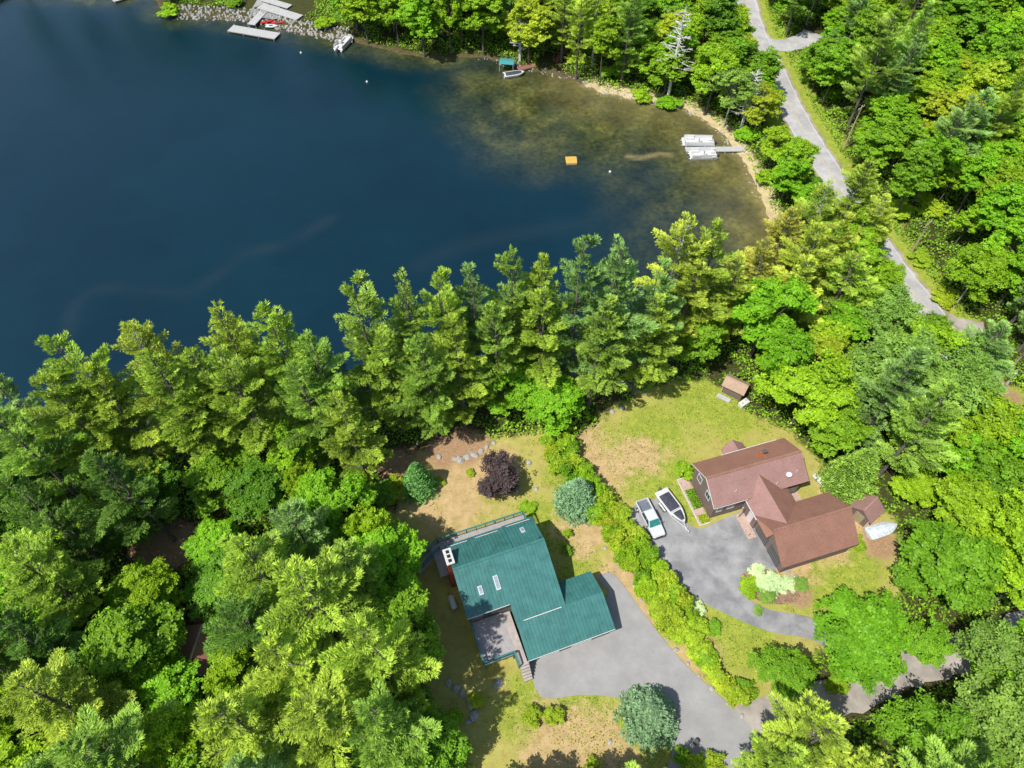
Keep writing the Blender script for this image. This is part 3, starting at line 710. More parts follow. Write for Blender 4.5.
def clear_ok(x, y, h, rad):
    sx = []; sy = []
    for zz, k in ((.35, .6), (.55, .85), (.8, .6), (1, 0.0)):
        for a in range(8 if k else 1):
            u, v = pix(x+math.cos(a*.785)*rad*k*.95, y+math.sin(a*.785)*rad*k*.95, zz*h); sx.append(u); sy.append(v)
    sx = np.array(sx); sy = np.array(sy)
    if sx.max() < -15 or sx.min() > 1040 or sy.min() > 785 or sy.max() < -10: return False
    for c in CLEAR:
        if inside(c, sx, sy).sum() > (1 if c is VIS_LAKE else 0): return False
    return True
LM = [('the road junction', (790,42)), ("the upper pole", (845,145)), ('the lake corner', (770,235)), ('the twin pontoon boats', (740,152)),
      ('the red dock', (568,60)), ('the grey boat dock', (350,35)), ('the boat ramp', (270,5)), ('the sandy clearing', (935,235)), ('the gravel pull off', (970,328)),
      ('the roadside poles', (1000,385)), ('the brown shed', (868,515)), ('the tarp covered boat', (890,530)), ("the tan roofed shed", (733,395)), ('the lawn maple', (850,650)),
      ('the top right corner', (1010,20)), ("the right edge's middle", (1015,210)), ("the gravel road's end", (1015,620)), ('the bottom right corner', (1010,760)),
      ('the hidden brown roof', (208,640)), ('the left edge', (10,560)), ('the bottom left corner', (10,760)), ('the dirt yard', (400,480)), ("the bare trunked pine", (930,5)),
      ('the road bend', (905,285)), ('the dead grey tree', (650,75)), ('the left shore pines', (100,440)), ('the bottom edge', (330,765)), ("the right woods", (930,120)),
      ('the green roofed house', (440,600)), ('the brown roofed house', (830,500))]
TONE = dict(bright='bright green', mid='mid green', dark='dark green', yellow='yellow green', grey='grey green', fresh='vivid green', pl='light green', pm='green', pd='dark', py='yellowish', pg='cool green')
houses_w = [(at(530,590).x, at(530,590).y, 10.5), (at(775,500).x, at(775,500).y, 12), (at(208,650).x, at(208,650).y, 4.5), (at(868,510).x, at(868,510).y, 3), (at(733,392).x, at(733,392).y, 3), (at(882,528).x, at(882,528).y, 2.5)]
lm_xy = [(n, at(*p)) for n, p in LM]
cands = []
sp = 4.9
for iy in range(-2, 47):
    for ix in range(-29, 30):
        cands.append((ix*sp+(iy % 2)*sp/2+random.uniform(-1.6, 1.6), 4+iy*sp*.87+random.uniform(-1.6, 1.6)))
random.shuffle(cands)
FILL = []
SKIP = set()
for x, y in cands:
    if gz(x, y) < -.55 or dist_line(ROAD_C, x, y) < 4.6 or dist_line(GRAVEL_C, x, y) < 3.4 or dist_line(SPUR, x, y) < 3.5 or dist_line(SPUR2, x, y) < 3: continue
    if any(inside(l, x, y) for l in LAWNS) or any(math.hypot(x-a, y-b) < c for a, b, c in houses_w): continue
    u, v = pix(x, y, 0)
    left = x < 8 and y < 75; farbank = y > 95 and x < 38
    z = random.random()
    if left: kind = 'pine' if z < .40 else 'maple'
    elif farbank: kind = 'pine' if z < .2 else ('birch' if z < .32 else 'maple')
    else: kind = 'pine' if z < .10 else ('birch' if z < .24 else 'maple')
    near_shore_left = x < 20 and y > 40 and y < 80
    if kind == 'pine': h = random.uniform(17, 22); rad = random.uniform(3.6, 4.6); col = random.choice(['pl', 'pm', 'pg'] if not left else ['pm', 'pd', 'pd', 'pg'])  # left woods: darker needle colours stand in for deep shade
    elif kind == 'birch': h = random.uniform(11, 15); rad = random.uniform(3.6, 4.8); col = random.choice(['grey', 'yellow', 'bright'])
    else: h = random.uniform(10.5, 16.5) if not left else random.uniform(7, 13); rad = random.uniform(3.4, 5.4); col = random.choices(['bright', 'mid', 'dark', 'yellow', 'fresh'], [6, 4, 1.6, 1.2, 4] if not left else [2, 4, 3, .3, 3])[0]  # left woods lean to darker leaf colours, painting in the shade
    ok = False
    for att in range(4):
        if all(math.hypot(x-a, y-b) > (rad+c)*(.54 if not left else .55) for a, b, hh, c, k_, cc, oo in TREES if hh > 5) and clear_ok(x, y, h, rad): ok = True; break
        h *= .8; rad *= .84
        if kind == 'pine': kind = 'maple'; col = 'bright'
        if rad < 2.2: break
    if not ok: continue
    FILL.append((kind, x, y, h, rad, col)); TREES.append((x, y, h, rad, kind, col, None))
TREES = [t for t in TREES if t[6] is not None]
KN = dict(maple='maple', birch='birch', pine='pine')
ORD = ['nearest', 'second nearest', 'third nearest', 'fourth nearest', 'fifth nearest', 'sixth nearest', 'seventh nearest', 'eighth nearest', 'ninth nearest']
def tree_size(h, k):
    return 'tall' if h > (19.5 if k == 'pine' else 13.5) else ('small' if h < 9 else 'middling')
byk = {}
for i, t in enumerate(FILL):
    if i in SKIP: continue
    kind, x, y, h, rad, col = t
    n, p = min(lm_xy, key=lambda q: math.hypot(q[1].x-x, q[1].y-y))
    byk.setdefault((kind, col, tree_size(h, kind), n), []).append((math.hypot(p.x-x, p.y-y), i))
for (kind, col, sz, n), lst in byk.items():
    lst.sort()
    for k, (_, i) in enumerate(lst):
        _, x, y, h, rad, _ = FILL[i]
        one = '' if len(lst) == 1 else ORD[min(k, 8)]+' one'
        lab = f"{sz} {TONE[col]} {KN[kind]}{', ' + one if one else ''} by {n}" if len(lst) == 1 else f"{sz} {TONE[col]} {KN[kind]}, {ORD[min(k, 8)]} of its like to {n}"
        plant(kind, (x, y), h, rad, col, lab, group='trees of the surrounding woods')
print('TREES', len(TREES), 'fill', len(FILL))
top('maple', 766,66,12,3.4,'mid','green maple hiding the road just below the junction', var=3)
top('maple', 795,158,12,3.8,'bright','bright maple between the beach and the upper road', var=4)
top('sparse_pine', 878,212,15,3.6,'py','yellowish pine hanging over the road above the orange pines', at_=.8)
top('birch', 890,318,13,4.4,'grey','grey green birch on the lake side of the lower road', var=2)
top('birch', 958,368,13,4.2,'grey','grey green birch hanging over the road below the gravel pull off', var=1)
top('maple', 985,430,14,4.6,'bright','bright maple below the roadside poles at the right edge', var=5)
top('maple', 1012,475,14,4.6,'mid','mid green maple at the right edge below the roadside poles', var=6)
for (bx, by, hh_, lb) in ((560,850,22,'tall pine just below the frame shading the pale driveway'),(625,835,17,'second pine below the frame shading the pale driveway'),(690,850,14,'pine below the frame near the gravel road')):
    _p = at(bx, by); plant('pine', (_p.x, _p.y), hh_, 4.2, 'pm', lb)
top('maple', 232,640,8,2.8,'mid','small maple leaning over the hidden brown roof', var=1)
top('birch', 1003,655,12,4.4,'grey','grey green birch over the gravel road at the right edge', var=1)
top('maple', 925,640,8,2.6,'mid','small maple on the upper verge of the gravel road', var=2)
for (bx, by, hh_, kk, lb) in ((20,-17,22,'pine','far bank pine mirrored in the lake at top left corner'),(70,-18,20,'maple','far bank maple mirrored in the lake near the corner'),(118,-15,23,'pine','far bank pine mirrored in the lake left of the rocks'),
                    (150,-14,19,'maple','far bank maple behind the white dock end'),(180,-10,22,'pine','far bank pine above the left end of stone bank'),(212,-6,23,'pine','far bank pine above the stone bank'),
                    (238,-8,20,'maple','far bank maple left of the boat ramp'),(300,-6,22,'pine','far bank pine right of the boat ramp'),(325,0,19,'maple','far bank maple above the pulled up dock sections')):
    _p = at(bx, by); plant(kk, (_p.x, _p.y), hh_, 4.8, 'pm' if kk == 'pine' else 'mid', lb)
# dead trees
def dead(px, py, h, rad, seed, label):
    o = dead_tree('dead_tree', h, rad, seed); p = at(px, py, 0); o.location = (p.x, p.y, gz(p.x, p.y)); tag(o, label, 'dead tree')
dead(668, 97, 19, 4.2, 3, 'tall bare grey dead tree on the far bank between green maples')
dead(741, 128, 12, 4.0, 5, 'low pale dead tree with tangled twigs above the beach')
dead(520, 60, 11, 2.2, 6, 'slim bare dead tree behind the teal canopy dock')

# hedge
HC = smooth(P([(556,447),(566,468),(590,500),(612,525),(632,555),(655,588),(672,612),(690,640),(712,672),(735,700)]), 3)
for i in range(0, len(HC)):
    x, y = HC[i]
    for sgn in ((-1, 1) if i < 21 else (0,)):
        x2, y2 = x+sgn*.95+random.uniform(-.3, .3), y+sgn*.45+random.uniform(-.4, .4)
        if math.hypot(x2-at(580,497).x, y2-at(580,497).y) < 1.9: continue
        rad = random.uniform(1.1, 1.6); hh = random.uniform(2.4, 3.6) if i < 20 else random.uniform(1.5, 2.2)
        where = 'left' if sgn < 0 else ('right' if sgn > 0 else 'single')
        t = i+1
        plant('shrub', (x2, y2), hh, rad, random.choices(['lime','bright','yellow','mid'], [3,4,2,1.5] if i < 18 else [6,2,2,.5])[0], f"yellow green hedge shrub, {'low end' if i>=21 else where+' row'}, {t}{'th' if t%10 not in (1,2,3) or t in (11,12,13) else {1:'st',2:'nd',3:'rd'}[t%10]} down from the pine wood", group='shrubs of the long hedge')
top('spruce', 580, 482, 6.2, 2.9, 'blue', 'blue green spruce standing in the upper hedge', var=0)
top('spruce', 414, 464, 6.8, 2.3, 'sp', 'pointed green spruce on the dirt yard by the purple tree', var=1)
top('spruce', 656, 706, 6.8, 3.1, 'blue', 'large blue green spruce at the curve of the pale driveway', var=1)
top('plum', 500, 474, 5.6, 3.3, 'purple', 'dark purple leaved round tree above the green roofed house')
def sh(px, py, h, r_, c, lab, **k):
    p = at(px, py, 0); plant('shrub', (p.x, p.y), h, r_, c, lab, cat='shrub', **k)
for a in [(533,718,1.9,1.1,'lime','left of two round shrubs on the small front lawn'),(553,716,1.8,1.0,'lime','right of two round shrubs on the small front lawn'),
          (628,722,1.5,1.0,'lime','small yellow green shrub left of the driveway spruce'),(682,473,1.9,1.35,'bright','round bright shrub at the back corner of brown house'),
          (528,508,.8,1.1,'bright','low green shrub at the foot of the purple tree'),(470,474,.7,.6,'yellow','tiny olive shrub on the dirt yard'),(440,482,.8,.7,'yellow','small yellow green sapling beside the yard spruce'),
          (566,552,1.3,.7,'mid','slim green shrub in the house shadow'),(568,535,1.2,.6,'bright','small shrub on the grass east of the green roof'),
          (750,590,1.0,1.3,'bright','bright low shrub at the west tip of the flower bed'),(765,583,.7,1.9,'pale','pale green ground hugging shrub in the flower bed'),
          (781,583,.6,1.3,'pale','pale low shrub at the garage end of the flower bed'),(766,597,1.0,.9,'grey','grey green shrub at the lower rim of the flower bed'),(800,585,.7,.9,'grey','grey green plant among the rocks by the garage corner'),
          (692,612,1.0,1.5,'pale','pale green shrub where the hedge meets the driveway'),(712,628,1.0,.9,'mid','small dark shrub on the grass side of the low hedge'),(742,690,1.4,1.2,'mid','dark shrub near the lower end of the hedge'),
          (590,768,1.3,.9,'lime','small shrub at the bottom edge below the lawn'),(693,766,2.2,1.2,'lime','upright shrub at the bottom edge beside the driveway'),(680,757,1.6,.9,'mid','green shrub between spruce and driveway at the bottom'),
          (712,768,2.2,1.2,'lime','yellow green shrub on the bottom edge by the driveway shade'),(455,718,1.2,1.0,'bright','bright shrub among the shaded stones'),(478,700,1.0,.9,'yellow','olive shrub at the deck end of the front lawn'),
          (395,492,2.2,1.6,'yellow','yellow green shrub at the wood edge of dirt yard'),(388,500,1.8,1.2,'bright','bright shrub at the left rim of the dirt yard'),
          (325,28,2.4,2.2,'bright','round shrub behind the stone bank by the docks'),(168,12,2.2,2.4,'bright','bright shrub at the far water edge, left of the docks'),(235,6,1.6,1.8,'mid','small shrub on the far bank above the white dock'),
          (640,97,2.0,2.2,'bright','shrub on the grassy bank before the sandy beach'),(668,104,2.2,2.4,'fresh','broad shrub at the start of the sandy beach'),(745,140,2.4,2.2,'fresh','shrub overhanging the beach above the pontoon dock'),
          (765,180,2.4,2.0,'bright','shrub at the beach below the pontoon dock'),(830,98,2.0,2.0,'fresh','shrub on the grassy verge left of the pole'),(918,262,1.6,1.8,'lime','lime green shrub below the sandy clearing'),
          (900,215,2.0,2.6,'lime','lime green bush above the sandy clearing'),(925,210,2.0,2.6,'lime','second lime green bush above the sandy clearing'),(945,300,1.6,2.0,'lime','lime green shrub on the verge by the pull off'),
          (575,62,2.2,2.0,'yellow','yellow green shrub beside the red steps'),(610,76,2.2,2.2,'bright','bright shrub at the far water edge right of the red dock'),(855,545,1.4,1.0,'bright','small shrub right of the garage back corner'),
          (868,478,1.6,1.2,'bright','bright shrub just above the brown shed'),(835,685,1.8,1.4,'bright','shrub between the lawn maple and the gravel road'),(758,612,.6,.6,'grey','little plant on the drive edge under the flower bed')]:
    sh(*a)

# undergrowth: one mass nobody could count
def undergrowth():
    r = np.random.default_rng(77); N = 620000
    x = r.uniform(-110, 120, N); y = r.uniform(8, 178, N)
    m_ = gzf(x, y) > -.45
    for l in LAWNS: m_ &= ~(inside(l, x, y) & (dist_line(l, x, y, True) > .5))
    m_ &= dist_line(ROAD_C, x, y) > 4.4; m_ &= dist_line(GRAVEL_C, x, y) > 2.6; m_ &= dist_line(SPUR, x, y) > 3; m_ &= dist_line(SPUR2, x, y) > 2.2
    m_ &= blob(DIRT, x, y) < .3
    for q_, rr_ in ((at(278,8), 9), (at(262,12), 6), (at(553,62), 3.5), (at(352,34), 3)): m_ &= np.hypot(x-q_.x, y-q_.y) > rr_
    m_ &= dist_line(ROCKSH, x, y) > 3.0
    for a, b, c in houses_w: m_ &= np.hypot(x-a, y-b) > c*.75
    n = fnoise(x, y, .5, 60)+fnoise(x, y, 1.4, 61)*.6
    m_ &= n+r.normal(size=N)*.3 > -.6
    x, y, n = x[m_], y[m_], n[m_]; N = len(x)
    z = gzf(x, y)+.1+np.clip(n+.5, 0, 1.6)*r.random(N)*1.3
    nr = unit(rnd(r, N)*.8+np.array([0, 0, 1])); l = unit(np.cross(nr, rnd(r, N))); w = np.cross(nr, l); s = .19*(.6+.8*r.random(N))
    me = quads('undergrowth', np.stack([x, y, z], -1), l*s[:, None], w*s[:, None]*.6, np.clip(.5+n*.25+r.normal(size=N)*.2, 0, 1), M['leaf'])
    o = bpy.data.objects.new('undergrowth', me); COL.objects.link(o); o.color = (.26, .48, .03, 1)
    tag(o, 'low leafy undergrowth covering the forest floor', 'undergrowth', kind='stuff')
undergrowth()
def grass():
    r = np.random.default_rng(78); N = 90000
    xs = np.concatenate([r.uniform(-20, 62, N), r.uniform(30, 110, 40000)]); ys = np.concatenate([r.uniform(10, 72, N), r.uniform(60, 178, 40000)])
    m_ = np.zeros(len(xs), bool)
    for l in LAWNS: m_ |= inside(l, xs, ys)
    m_ |= dist_line(ROAD_C, xs, ys) < 8
    for pl in (DRIVE_G, DRIVE_B): q = P(pl); m_ &= ~inside(q, xs, ys); m_ &= dist_line(q, xs, ys, True) > .15
    m_ &= dist_line(ROAD_C, xs, ys) > 3.9; m_ &= dist_line(GRAVEL_C, xs, ys) > 2.6; m_ &= dist_line(SPUR, xs, ys) > 2.3; m_ &= dist_line(SPUR2, xs, ys) > 2.2
    for (cx, cy, rr) in houses_w[:2]: m_ &= np.hypot(xs-cx, ys-cy) > 0
    g = np.maximum(blob(GREEN, xs, ys), np.clip((8-dist_line(ROAD_C, xs, ys))/2, 0, 1)); m_ &= (g+.5*fnoise(xs, ys, 1.2, 5)+r.random(len(xs))*.5) > .62
    m_ &= blob(DIRT, xs, ys) < .4
    for o_, ang, bx in HOUSE_RECTS:
        dx, dy = xs-o_.x, ys-o_.y; u = dx*math.cos(ang)+dy*math.sin(ang); v = -dx*math.sin(ang)+dy*math.cos(ang)
        for (a, b, c, d) in bx: m_ &= ~((u > a) & (u < b) & (v > c) & (v < d))
    x, y = xs[m_], ys[m_]; N = len(x)
    z = gzf(x, y)+.07
    nr = unit(rnd(r, N)*.9+np.array([0, 0, 1])); l = unit(np.cross(nr, rnd(r, N))); w = np.cross(nr, l); s = .10*(.6+.8*r.random(N))
    me = quads('lawn_grass', np.stack([x, y, z], -1), l*s[:, None], w*s[:, None]*.5, r.random(N), M['leaf'])
    o = bpy.data.objects.new('lawn_grass', me); COL.objects.link(o); o.color = (.38, .45, .07, 1)
    tag(o, 'short grass tufts growing on lawns and verges', 'grass', kind='stuff')

# ------------------------------------------------------------------ buildings
GO = Vector((-1.44, 29.58, 0)); GA = R(19.5); BO = Vector((31.63, 40.72, 0)); BA = R(17)
HOUSE_RECTS = [(GO, GA, [(-4.6, 6.3, -2.6, 8.8), (.5, 6.3, -4.6, -2), (.3, 11, -8.4, -1.2), (-4.4, .6, -8.6, -2)]),
               (BO, BA, [(-6.3, 6.6, 1.2, 7.4), (-1.7, 4, -1.5, 1.4), (-1.4, 8.5, -8, -.9), (-7.6, -6, .8, 7.6), (4, 6.5, -.8, 1.4)])]
grass()
def loc2w(O, A, u, v): return (O.x+u*math.cos(A)-v*math.sin(A), O.y+u*math.sin(A)+v*math.cos(A))
def roof_slab(mb, a, b, axis, e1, r_, e2, m, th=.14):
    (t1, z1), (tr, zr), (t2, z2) = e1, r_, e2
    prof = [(t1, z1), (tr, zr), (t2, z2), (t2, z2-th), (tr, zr-th), (t1, z1-th)]
    mk = (lambda e, t, z: (e, t, z)) if axis == 'u' else (lambda e, t, z: (t, e, z))
    A_ = [mk(a, *p) for p in prof]; B_ = [mk(b, *p) for p in prof]
    i = len(mb.v); mb.v += A_+B_; k = mb.mi(m)
    for f in [(0,1,7,6),(1,2,8,7),(2,3,9,8),(3,4,10,9),(4,5,11,10),(5,0,6,11),(0,5,4,1),(1,4,3,2),(6,7,10,11),(7,8,9,10)]:
        mb.f.append(tuple(i+q for q in f)); mb.m.append(k)
def ribs(mb, a, b, e, r_, m, st=.42):
    n = int((b-a)/st); (t1, z1), (t2, z2) = e, r_
    L_ = math.hypot(t2-t1, z2-z1); ang = math.atan2(z2-z1, t2-t1)
    for i in range(1, n):
        u = a+i*(b-a)/n
        mb.box((u, (t1+t2)/2, (z1+z2)/2+.02), (.035, L_-.05, .05), m, rx=ang)
def window(parent, c, w, h, ax, name='window'):
    # ax: 'u+' 'u-' 'v-' outward normal
    g = MB(); f = MB(); d = .06
    if ax[0] == 'u':
        s = 1 if ax[1] == '+' else -1
        f.box((c[0]+s*.03, c[1]-w/2, c[2]), (d, .1, h+.2), M['white']); f.box((c[0]+s*.03, c[1]+w/2, c[2]), (d, .1, h+.2), M['white'])
        f.box((c[0]+s*.034, c[1], c[2]-h/2), (d, w, .1), M['white']); f.box((c[0]+s*.034, c[1], c[2]+h/2), (d, w, .1), M['white']); f.box((c[0]+s*.032, c[1], c[2]), (d, .04, h), M['white'])
        g.box((c[0]+s*.012, c[1], c[2]), (.03, w-.06, h-.06), M['glass'])
    else:
        s = 1 if ax[1] == '+' else -1
        f.box((c[0]-w/2, c[1]+s*.03, c[2]), (.1, d, h+.2), M['white']); f.box((c[0]+w/2, c[1]+s*.03, c[2]), (.1, d, h+.2), M['white'])
        f.box((c[0], c[1]+s*.034, c[2]-h/2), (w, d, .1), M['white']); f.box((c[0], c[1]+s*.034, c[2]+h/2), (w, d, .1), M['white']); f.box((c[0], c[1]+s*.032, c[2]), (.04, d, h), M['white'])
        g.box((c[0], c[1]+s*.012, c[2]), (w-.06, .03, h-.06), M['glass'])
    fo = f.build(name, parent); g.build('pane', fo); return fo
# --- green roofed house
gh = thing('green_roof_house', 'house with teal green metal roof, chimney, skylights and decks', 'house', GO, GA)
w = MB()
w.extrude([(-2.05,0),(6.3,0),(6.3,4.75),(2.6,6.95),(-2.05,4.85)], -4.2, 6.05, 'u', M['gwall'])
w.extrude([(-4.35,0),(-2.052,0),(-2.052,4.8),(-4.35,3.75)], .7, 6.05, 'u', M['gwall'])
w.build('wall', gh)
w = MB(); w.extrude([(-8.0,0),(-1.65,0),(-1.65,2.8),(-4.4,3.95),(-8.0,2.5)], .9, 10.6, 'u', M['gwall']); w.build('garage_wall', gh)
zr = 7.25; sl = (zr-4.95)/(2.6+2.45)
rf = MB()
roof_slab(rf, -4.62, 2.6, 'u', (-2.45, 4.95), (2.6, zr), (6.7, 4.95), M['groof'])
roof_slab(rf, .45, 6.42, 'u', (-4.55, 4.95-sl*2.1), (2.6, zr+.006), (2.62, zr-.01), M['groof'])
roof_slab(rf, 2.62, 6.42, 'u', (2.58, zr-.02), (2.6, zr), (6.7, 5.15), M['groof'])
ribs(rf, -4.62, .45, (-2.45, 4.95), (2.6, zr), M['groof']); ribs(rf, .45, 6.42, (-4.5, 4.95-sl*2.05), (2.6, zr), M['groof'])
ribs(rf, -4.62, 2.6, (6.7, 4.95), (2.6, zr), M['groof']); ribs(rf, 2.62, 6.42, (6.7, 5.15), (2.6, zr), M['groof'])
rf.box((.9, 2.6, zr+.03), (11.0, .28, .05), M['groof']); rf.box((2.6, 4.7, 6.22), (.07, 4.5, .12), M['gtrim'], rx=-math.atan(.53))
ro = rf.build('roof', gh)
ng = MB()
roof_slab(ng, .5, 11.0, 'u', (-8.35, 2.55), (-4.42, 4.12), (-1.25, 2.85), M['groof'])
ribs(ng, .5, 11.0, (-8.35, 2.55), (-4.42, 4.12), M['groof']); ribs(ng, 6.6, 11.0, (-1.25, 2.85), (-4.42, 4.12), M['groof'])
ng.build('garage_roof', gh)
fl = MB(); fl.box((3.6, -4.5, 4.18), (4.6, .09, .07), M['white']); fl.build('flashing', gh)
for u0, u1, v, z in ((-4.1,-1.9,6.25,5.3),(-.9,1.9,6.25,5.3),(3.0,6.0,6.3,5.48)):
    fl = MB(); fl.box(((u0+u1)/2, v, z), (u1-u0, .06, .08), M['white']); fl.build('flashing', gh)
gt = MB(); gt.box((-2.1, -2.50, 4.84), (5.0, .06, .1), M['vinyl']); gt.box((5.75, -8.39, 2.45), (10.5, .06, .1), M['vinyl']); gt.build('gutter', gh)
ch = MB(); ch.box((-4.62, 4.2, 3.6), (.75, 1.7, 7.2), M['brick']); co = ch.build('chimney', gh)
cp = MB(); cp.box((-4.62, 4.2, 7.3), (.95, 1.95, .2), M['white']); cp.build('chimney_cap', co)
for k in (-.55, 0, .55):
    fb = MB(); fb.box((-4.62, 4.2+k, 7.45), (.36, .36, .1), M['black']); fb.build('flue', co)
def skylight(u, v, w_, h_, front=True, base=None):
    z = (4.95+(v+2.45)*sl) if front else zr-(v-2.6)*.5
    an = math.atan(sl) if front else -math.atan(.5)
    f = MB()
    f.box((u, v, z+.06), (w_, h_, .14), M['whitemetal'], rx=an); fo = f.build('skylight', gh)
    g = MB(); g.box((u, v, z+.11), (w_-.16, h_-.18, .09), M['skyglass'], rx=an); g.build('pane', fo)
skylight(-.3, -.05, .55, 1.6); skylight(-2.3, -.25, .5, 1.0); skylight(4.6, 5.0, .5, .8, False)
vp = MB(); vp.tube([(5.9, 3.0, 6.9), (5.9, 3.0, 7.5)], .06, M['greyplastic'], 8); vp.build('vent_pipe', gh)
for k, (u, ww) in enumerate(((3.2, 2.5), (7.2, 2.5))):
    gd = MB(); gd.box((u, -8.03, 1.1), (ww, .06, 2.1), M['white'])
    for r_ in range(3): gd.box((u, -8.07, .55+r_*.52), (ww-.2, .03, .06), M['vinyl'])
    gd.build('garage_door', gh)
window(gh, (-3.2, -2.08, 3.9), .9, 1.0, 'v-'); window(gh, (-1.2, -2.08, 3.9), .9, 1.0, 'v-')
dr_ = MB(); dr_.box((-2.2, -2.09, 3.25), (.9, .06, 1.95), M['glass']); dr_.build('door', gh)
for v in (-.5, 1.6): window(gh, (6.05, v, 3.2), .9, 1.1, 'u+')
window(gh, (10.6, -4.6, 1.6), .8, .9, 'u+')
window(gh, (-4.2, .2, 3.4), .8, 1.1, 'u-')
def railing(mb, pts, z0, h, m, post=1.2, w=.07, base=0):
    for a, b in zip(pts[:-1], pts[1:]):
        a3 = Vector((a[0], a[1], a[2] if len(a) > 2 else z0)); b3 = Vector((b[0], b[1], b[2] if len(b) > 2 else z0))
        L_ = (b3-a3).length; n = max(1, int(L_/post)); an = math.atan2(b3.y-a3.y, b3.x-a3.x); el = math.asin((b3.z-a3.z)/L_)
        for zz, tt in ((h, (.18, .06)), (.15, (.06, .06))):
            mb.box((a3+b3)/2+Vector((0, 0, zz)), (L_, tt[0], tt[1]), m, rz=an, ry=-el)
        for i in range(n+1): p = a3.lerp(b3, i/n); mb.box(p+Vector((0, 0, h/2-.05)), (.1, .1, h), m)
        for i in range(int(L_/.16)): p = a3.lerp(b3, (i+.5)/int(L_/.16)); mb.box(p+Vector((0, 0, h/2)), (.035, .035, h-.15), m)
dk = MB(); dk.box((-2.4, -4.65, 2.1), (3.75, 4.9, .16), M['deck'])
for u, v in ((-4.1,-6.9),(-.7,-6.9),(-4.1,-4.6),(-.7,-4.6)): dk.box((u, v, 1.0), (.14, .14, 2.1), M['gtrim'])
dk.box((-.1, -5.3, 2.09), (1.0, 6.0, .14), M['concrete']); dk.box((-.1, -5.4, 1.0), (.95, 5.6, 2.0), M['gwall'])
for k in range(6): dk.box((.0, -8.4-.28*k*.9, 1.95-.33*k), (1.05, .3, .33), M['concrete'])
d0 = dk.build('front_deck', gh)
rl = MB(); railing(rl, [(-4.25,-2.3),(-4.25,-7.05),(-.75,-7.05)], 2.18, 1.0, M['gtrim']); railing(rl, [(-.7,-7.05, 2.18),(-.55,-8.5, 1.9)], 2.1, 1.0, M['gtrim']); rl.build('railing', d0)
dk = MB(); dk.box((.45, 7.6, 2.3), (11.2, 1.9, .16), M['deck'])
for u in (-5, -2, 1, 3.5, 5.9): dk.box((u, 8.4, 1.1), (.14, .14, 2.3), M['gtrim'])
dk.box((-5.45, 6.3, 2.295), (1.1, 4.3, .15), M['deck'])
d1 = dk.build('back_deck', gh)
rl = MB(); railing(rl, [(-5.1,8.5),(6.0,8.5),(6.0,7.0)], 2.38, 1.0, M['gtrim'], w=.1); railing(rl, [(-5.1,8.5,2.38),(-7.9,7.3,1.5)], 2.3, 1.0, M['gtrim']); railing(rl, [(-5.1,7.5,2.38),(-7.6,6.4,1.5)], 2.3, 1.0, M['gtrim'])
rl.build('railing', d1)
st = MB()
for k in range(8): st.box((-6.0-.32*k, 7.55-.14*k, 2.1-.24*k), (.34, 1.1, .1), M['deck'], rz=R(23))
st.build('steps', gh)
# gas tank
t = thing('propane_tank', 'white propane tank beside the west wall of green roofed house', 'tank', (*at(453,604)[:2], 0), R(112))
b = MB()
rings = []
for s_, rr in ((-.9,.1),(-.82,.28),(-.65,.38),(.65,.38),(.82,.28),(.9,.1)): rings.append([(s_, math.cos(a*math.pi/8)*rr, .62+math.sin(a*math.pi/8)*rr) for a in range(16)])
b.loft(rings, M['white']); b.build('body', t, True)
l = MB(); l.box((-.5,0,.14), (.12,.5,.28), M['greyplastic']); l.box((.5,0,.14), (.12,.5,.28), M['greyplastic']); l.build('stand', t)
v = MB(); v.tube([(0,0,.98),(0,0,1.12)], .12, M['whitemetal'], 10); v.build('valve_dome', t)

# --- brown roofed house
bh = thing('brown_roof_house', 'brown clapboard house with brown shingle roofs and garage wing', 'house', BO, BA)
w = MB(); w.extrude([(1.35,0),(7.1,0),(7.1,4.2),(4.2,5.75),(1.35,3.95)], -6.1, 6.3, 'u', M['bwall']); w.build('wall', bh)
w = MB(); w.extrude([(-1.55,0),(3.7,0),(3.7,3.2),(.35,5.0),(-1.55,3.35)], -1.5, 2.0, 'v', M['bwall']); w.build('link_wall', bh)
w = MB(); w.extrude([(-7.75,0),(-1.1,0),(-1.1,3.05),(-4.4,5.3),(-7.75,2.95)], -1.2, 8.2, 'u', M['bwall']); w.build('garage_wall', bh)
r1 = MB(); roof_slab(r1, -6.55, 6.75, 'u', (.95, 3.85), (4.2, 6.0), (7.45, 4.2), M['broof'])
r1.poly([(-6.55,.95,3.853),(6.75,.95,3.853),(6.75,4.2,6.003),(-6.55,4.2,6.003)], M['proof'])  # front slope: pinkish light painted over the brown shingles
r1.box((.1, 4.2, 6.03), (13.3, .3, .05), M['broof'])
r1o = r1.build('roof', bh)
r2 = MB(); roof_slab(r2, -4.2, 3.5, 'v', (-1.95, 3.2), (.3, 5.3), (4.0, 3.15), M['broof'])
r2.poly([(-1.95,-1.7,3.204),(-1.95,1.2,3.204),(.3,3.5,5.304),(.3,-4.1,5.304)], M['proof']); r2.build('link_roof', bh)  # west slope overlay: pink tint of the light put into its colour
r3 = MB(); roof_slab(r3, -1.98, 8.6, 'u', (-8.1, 2.95), (-4.4, 5.65), (-.85, 3.05), M['broof']); r3.box((3.3, -4.4, 5.67), (10.5, .28, .05), M['broof']); r3.build('garage_roof', bh)
g = MB(); g.box((1.6, 7.5, 4.14), (8.0, .08, .08), M['white']); g.box((-4.2, .9, 3.74), (4.6, .06, .09), M['white']); g.box((3.3, -8.14, 2.84), (10.4, .05, .08), M['bwall'])
g.box((-2.03, -.3, 3.24), (.1, 2.9, .12), M['white'])
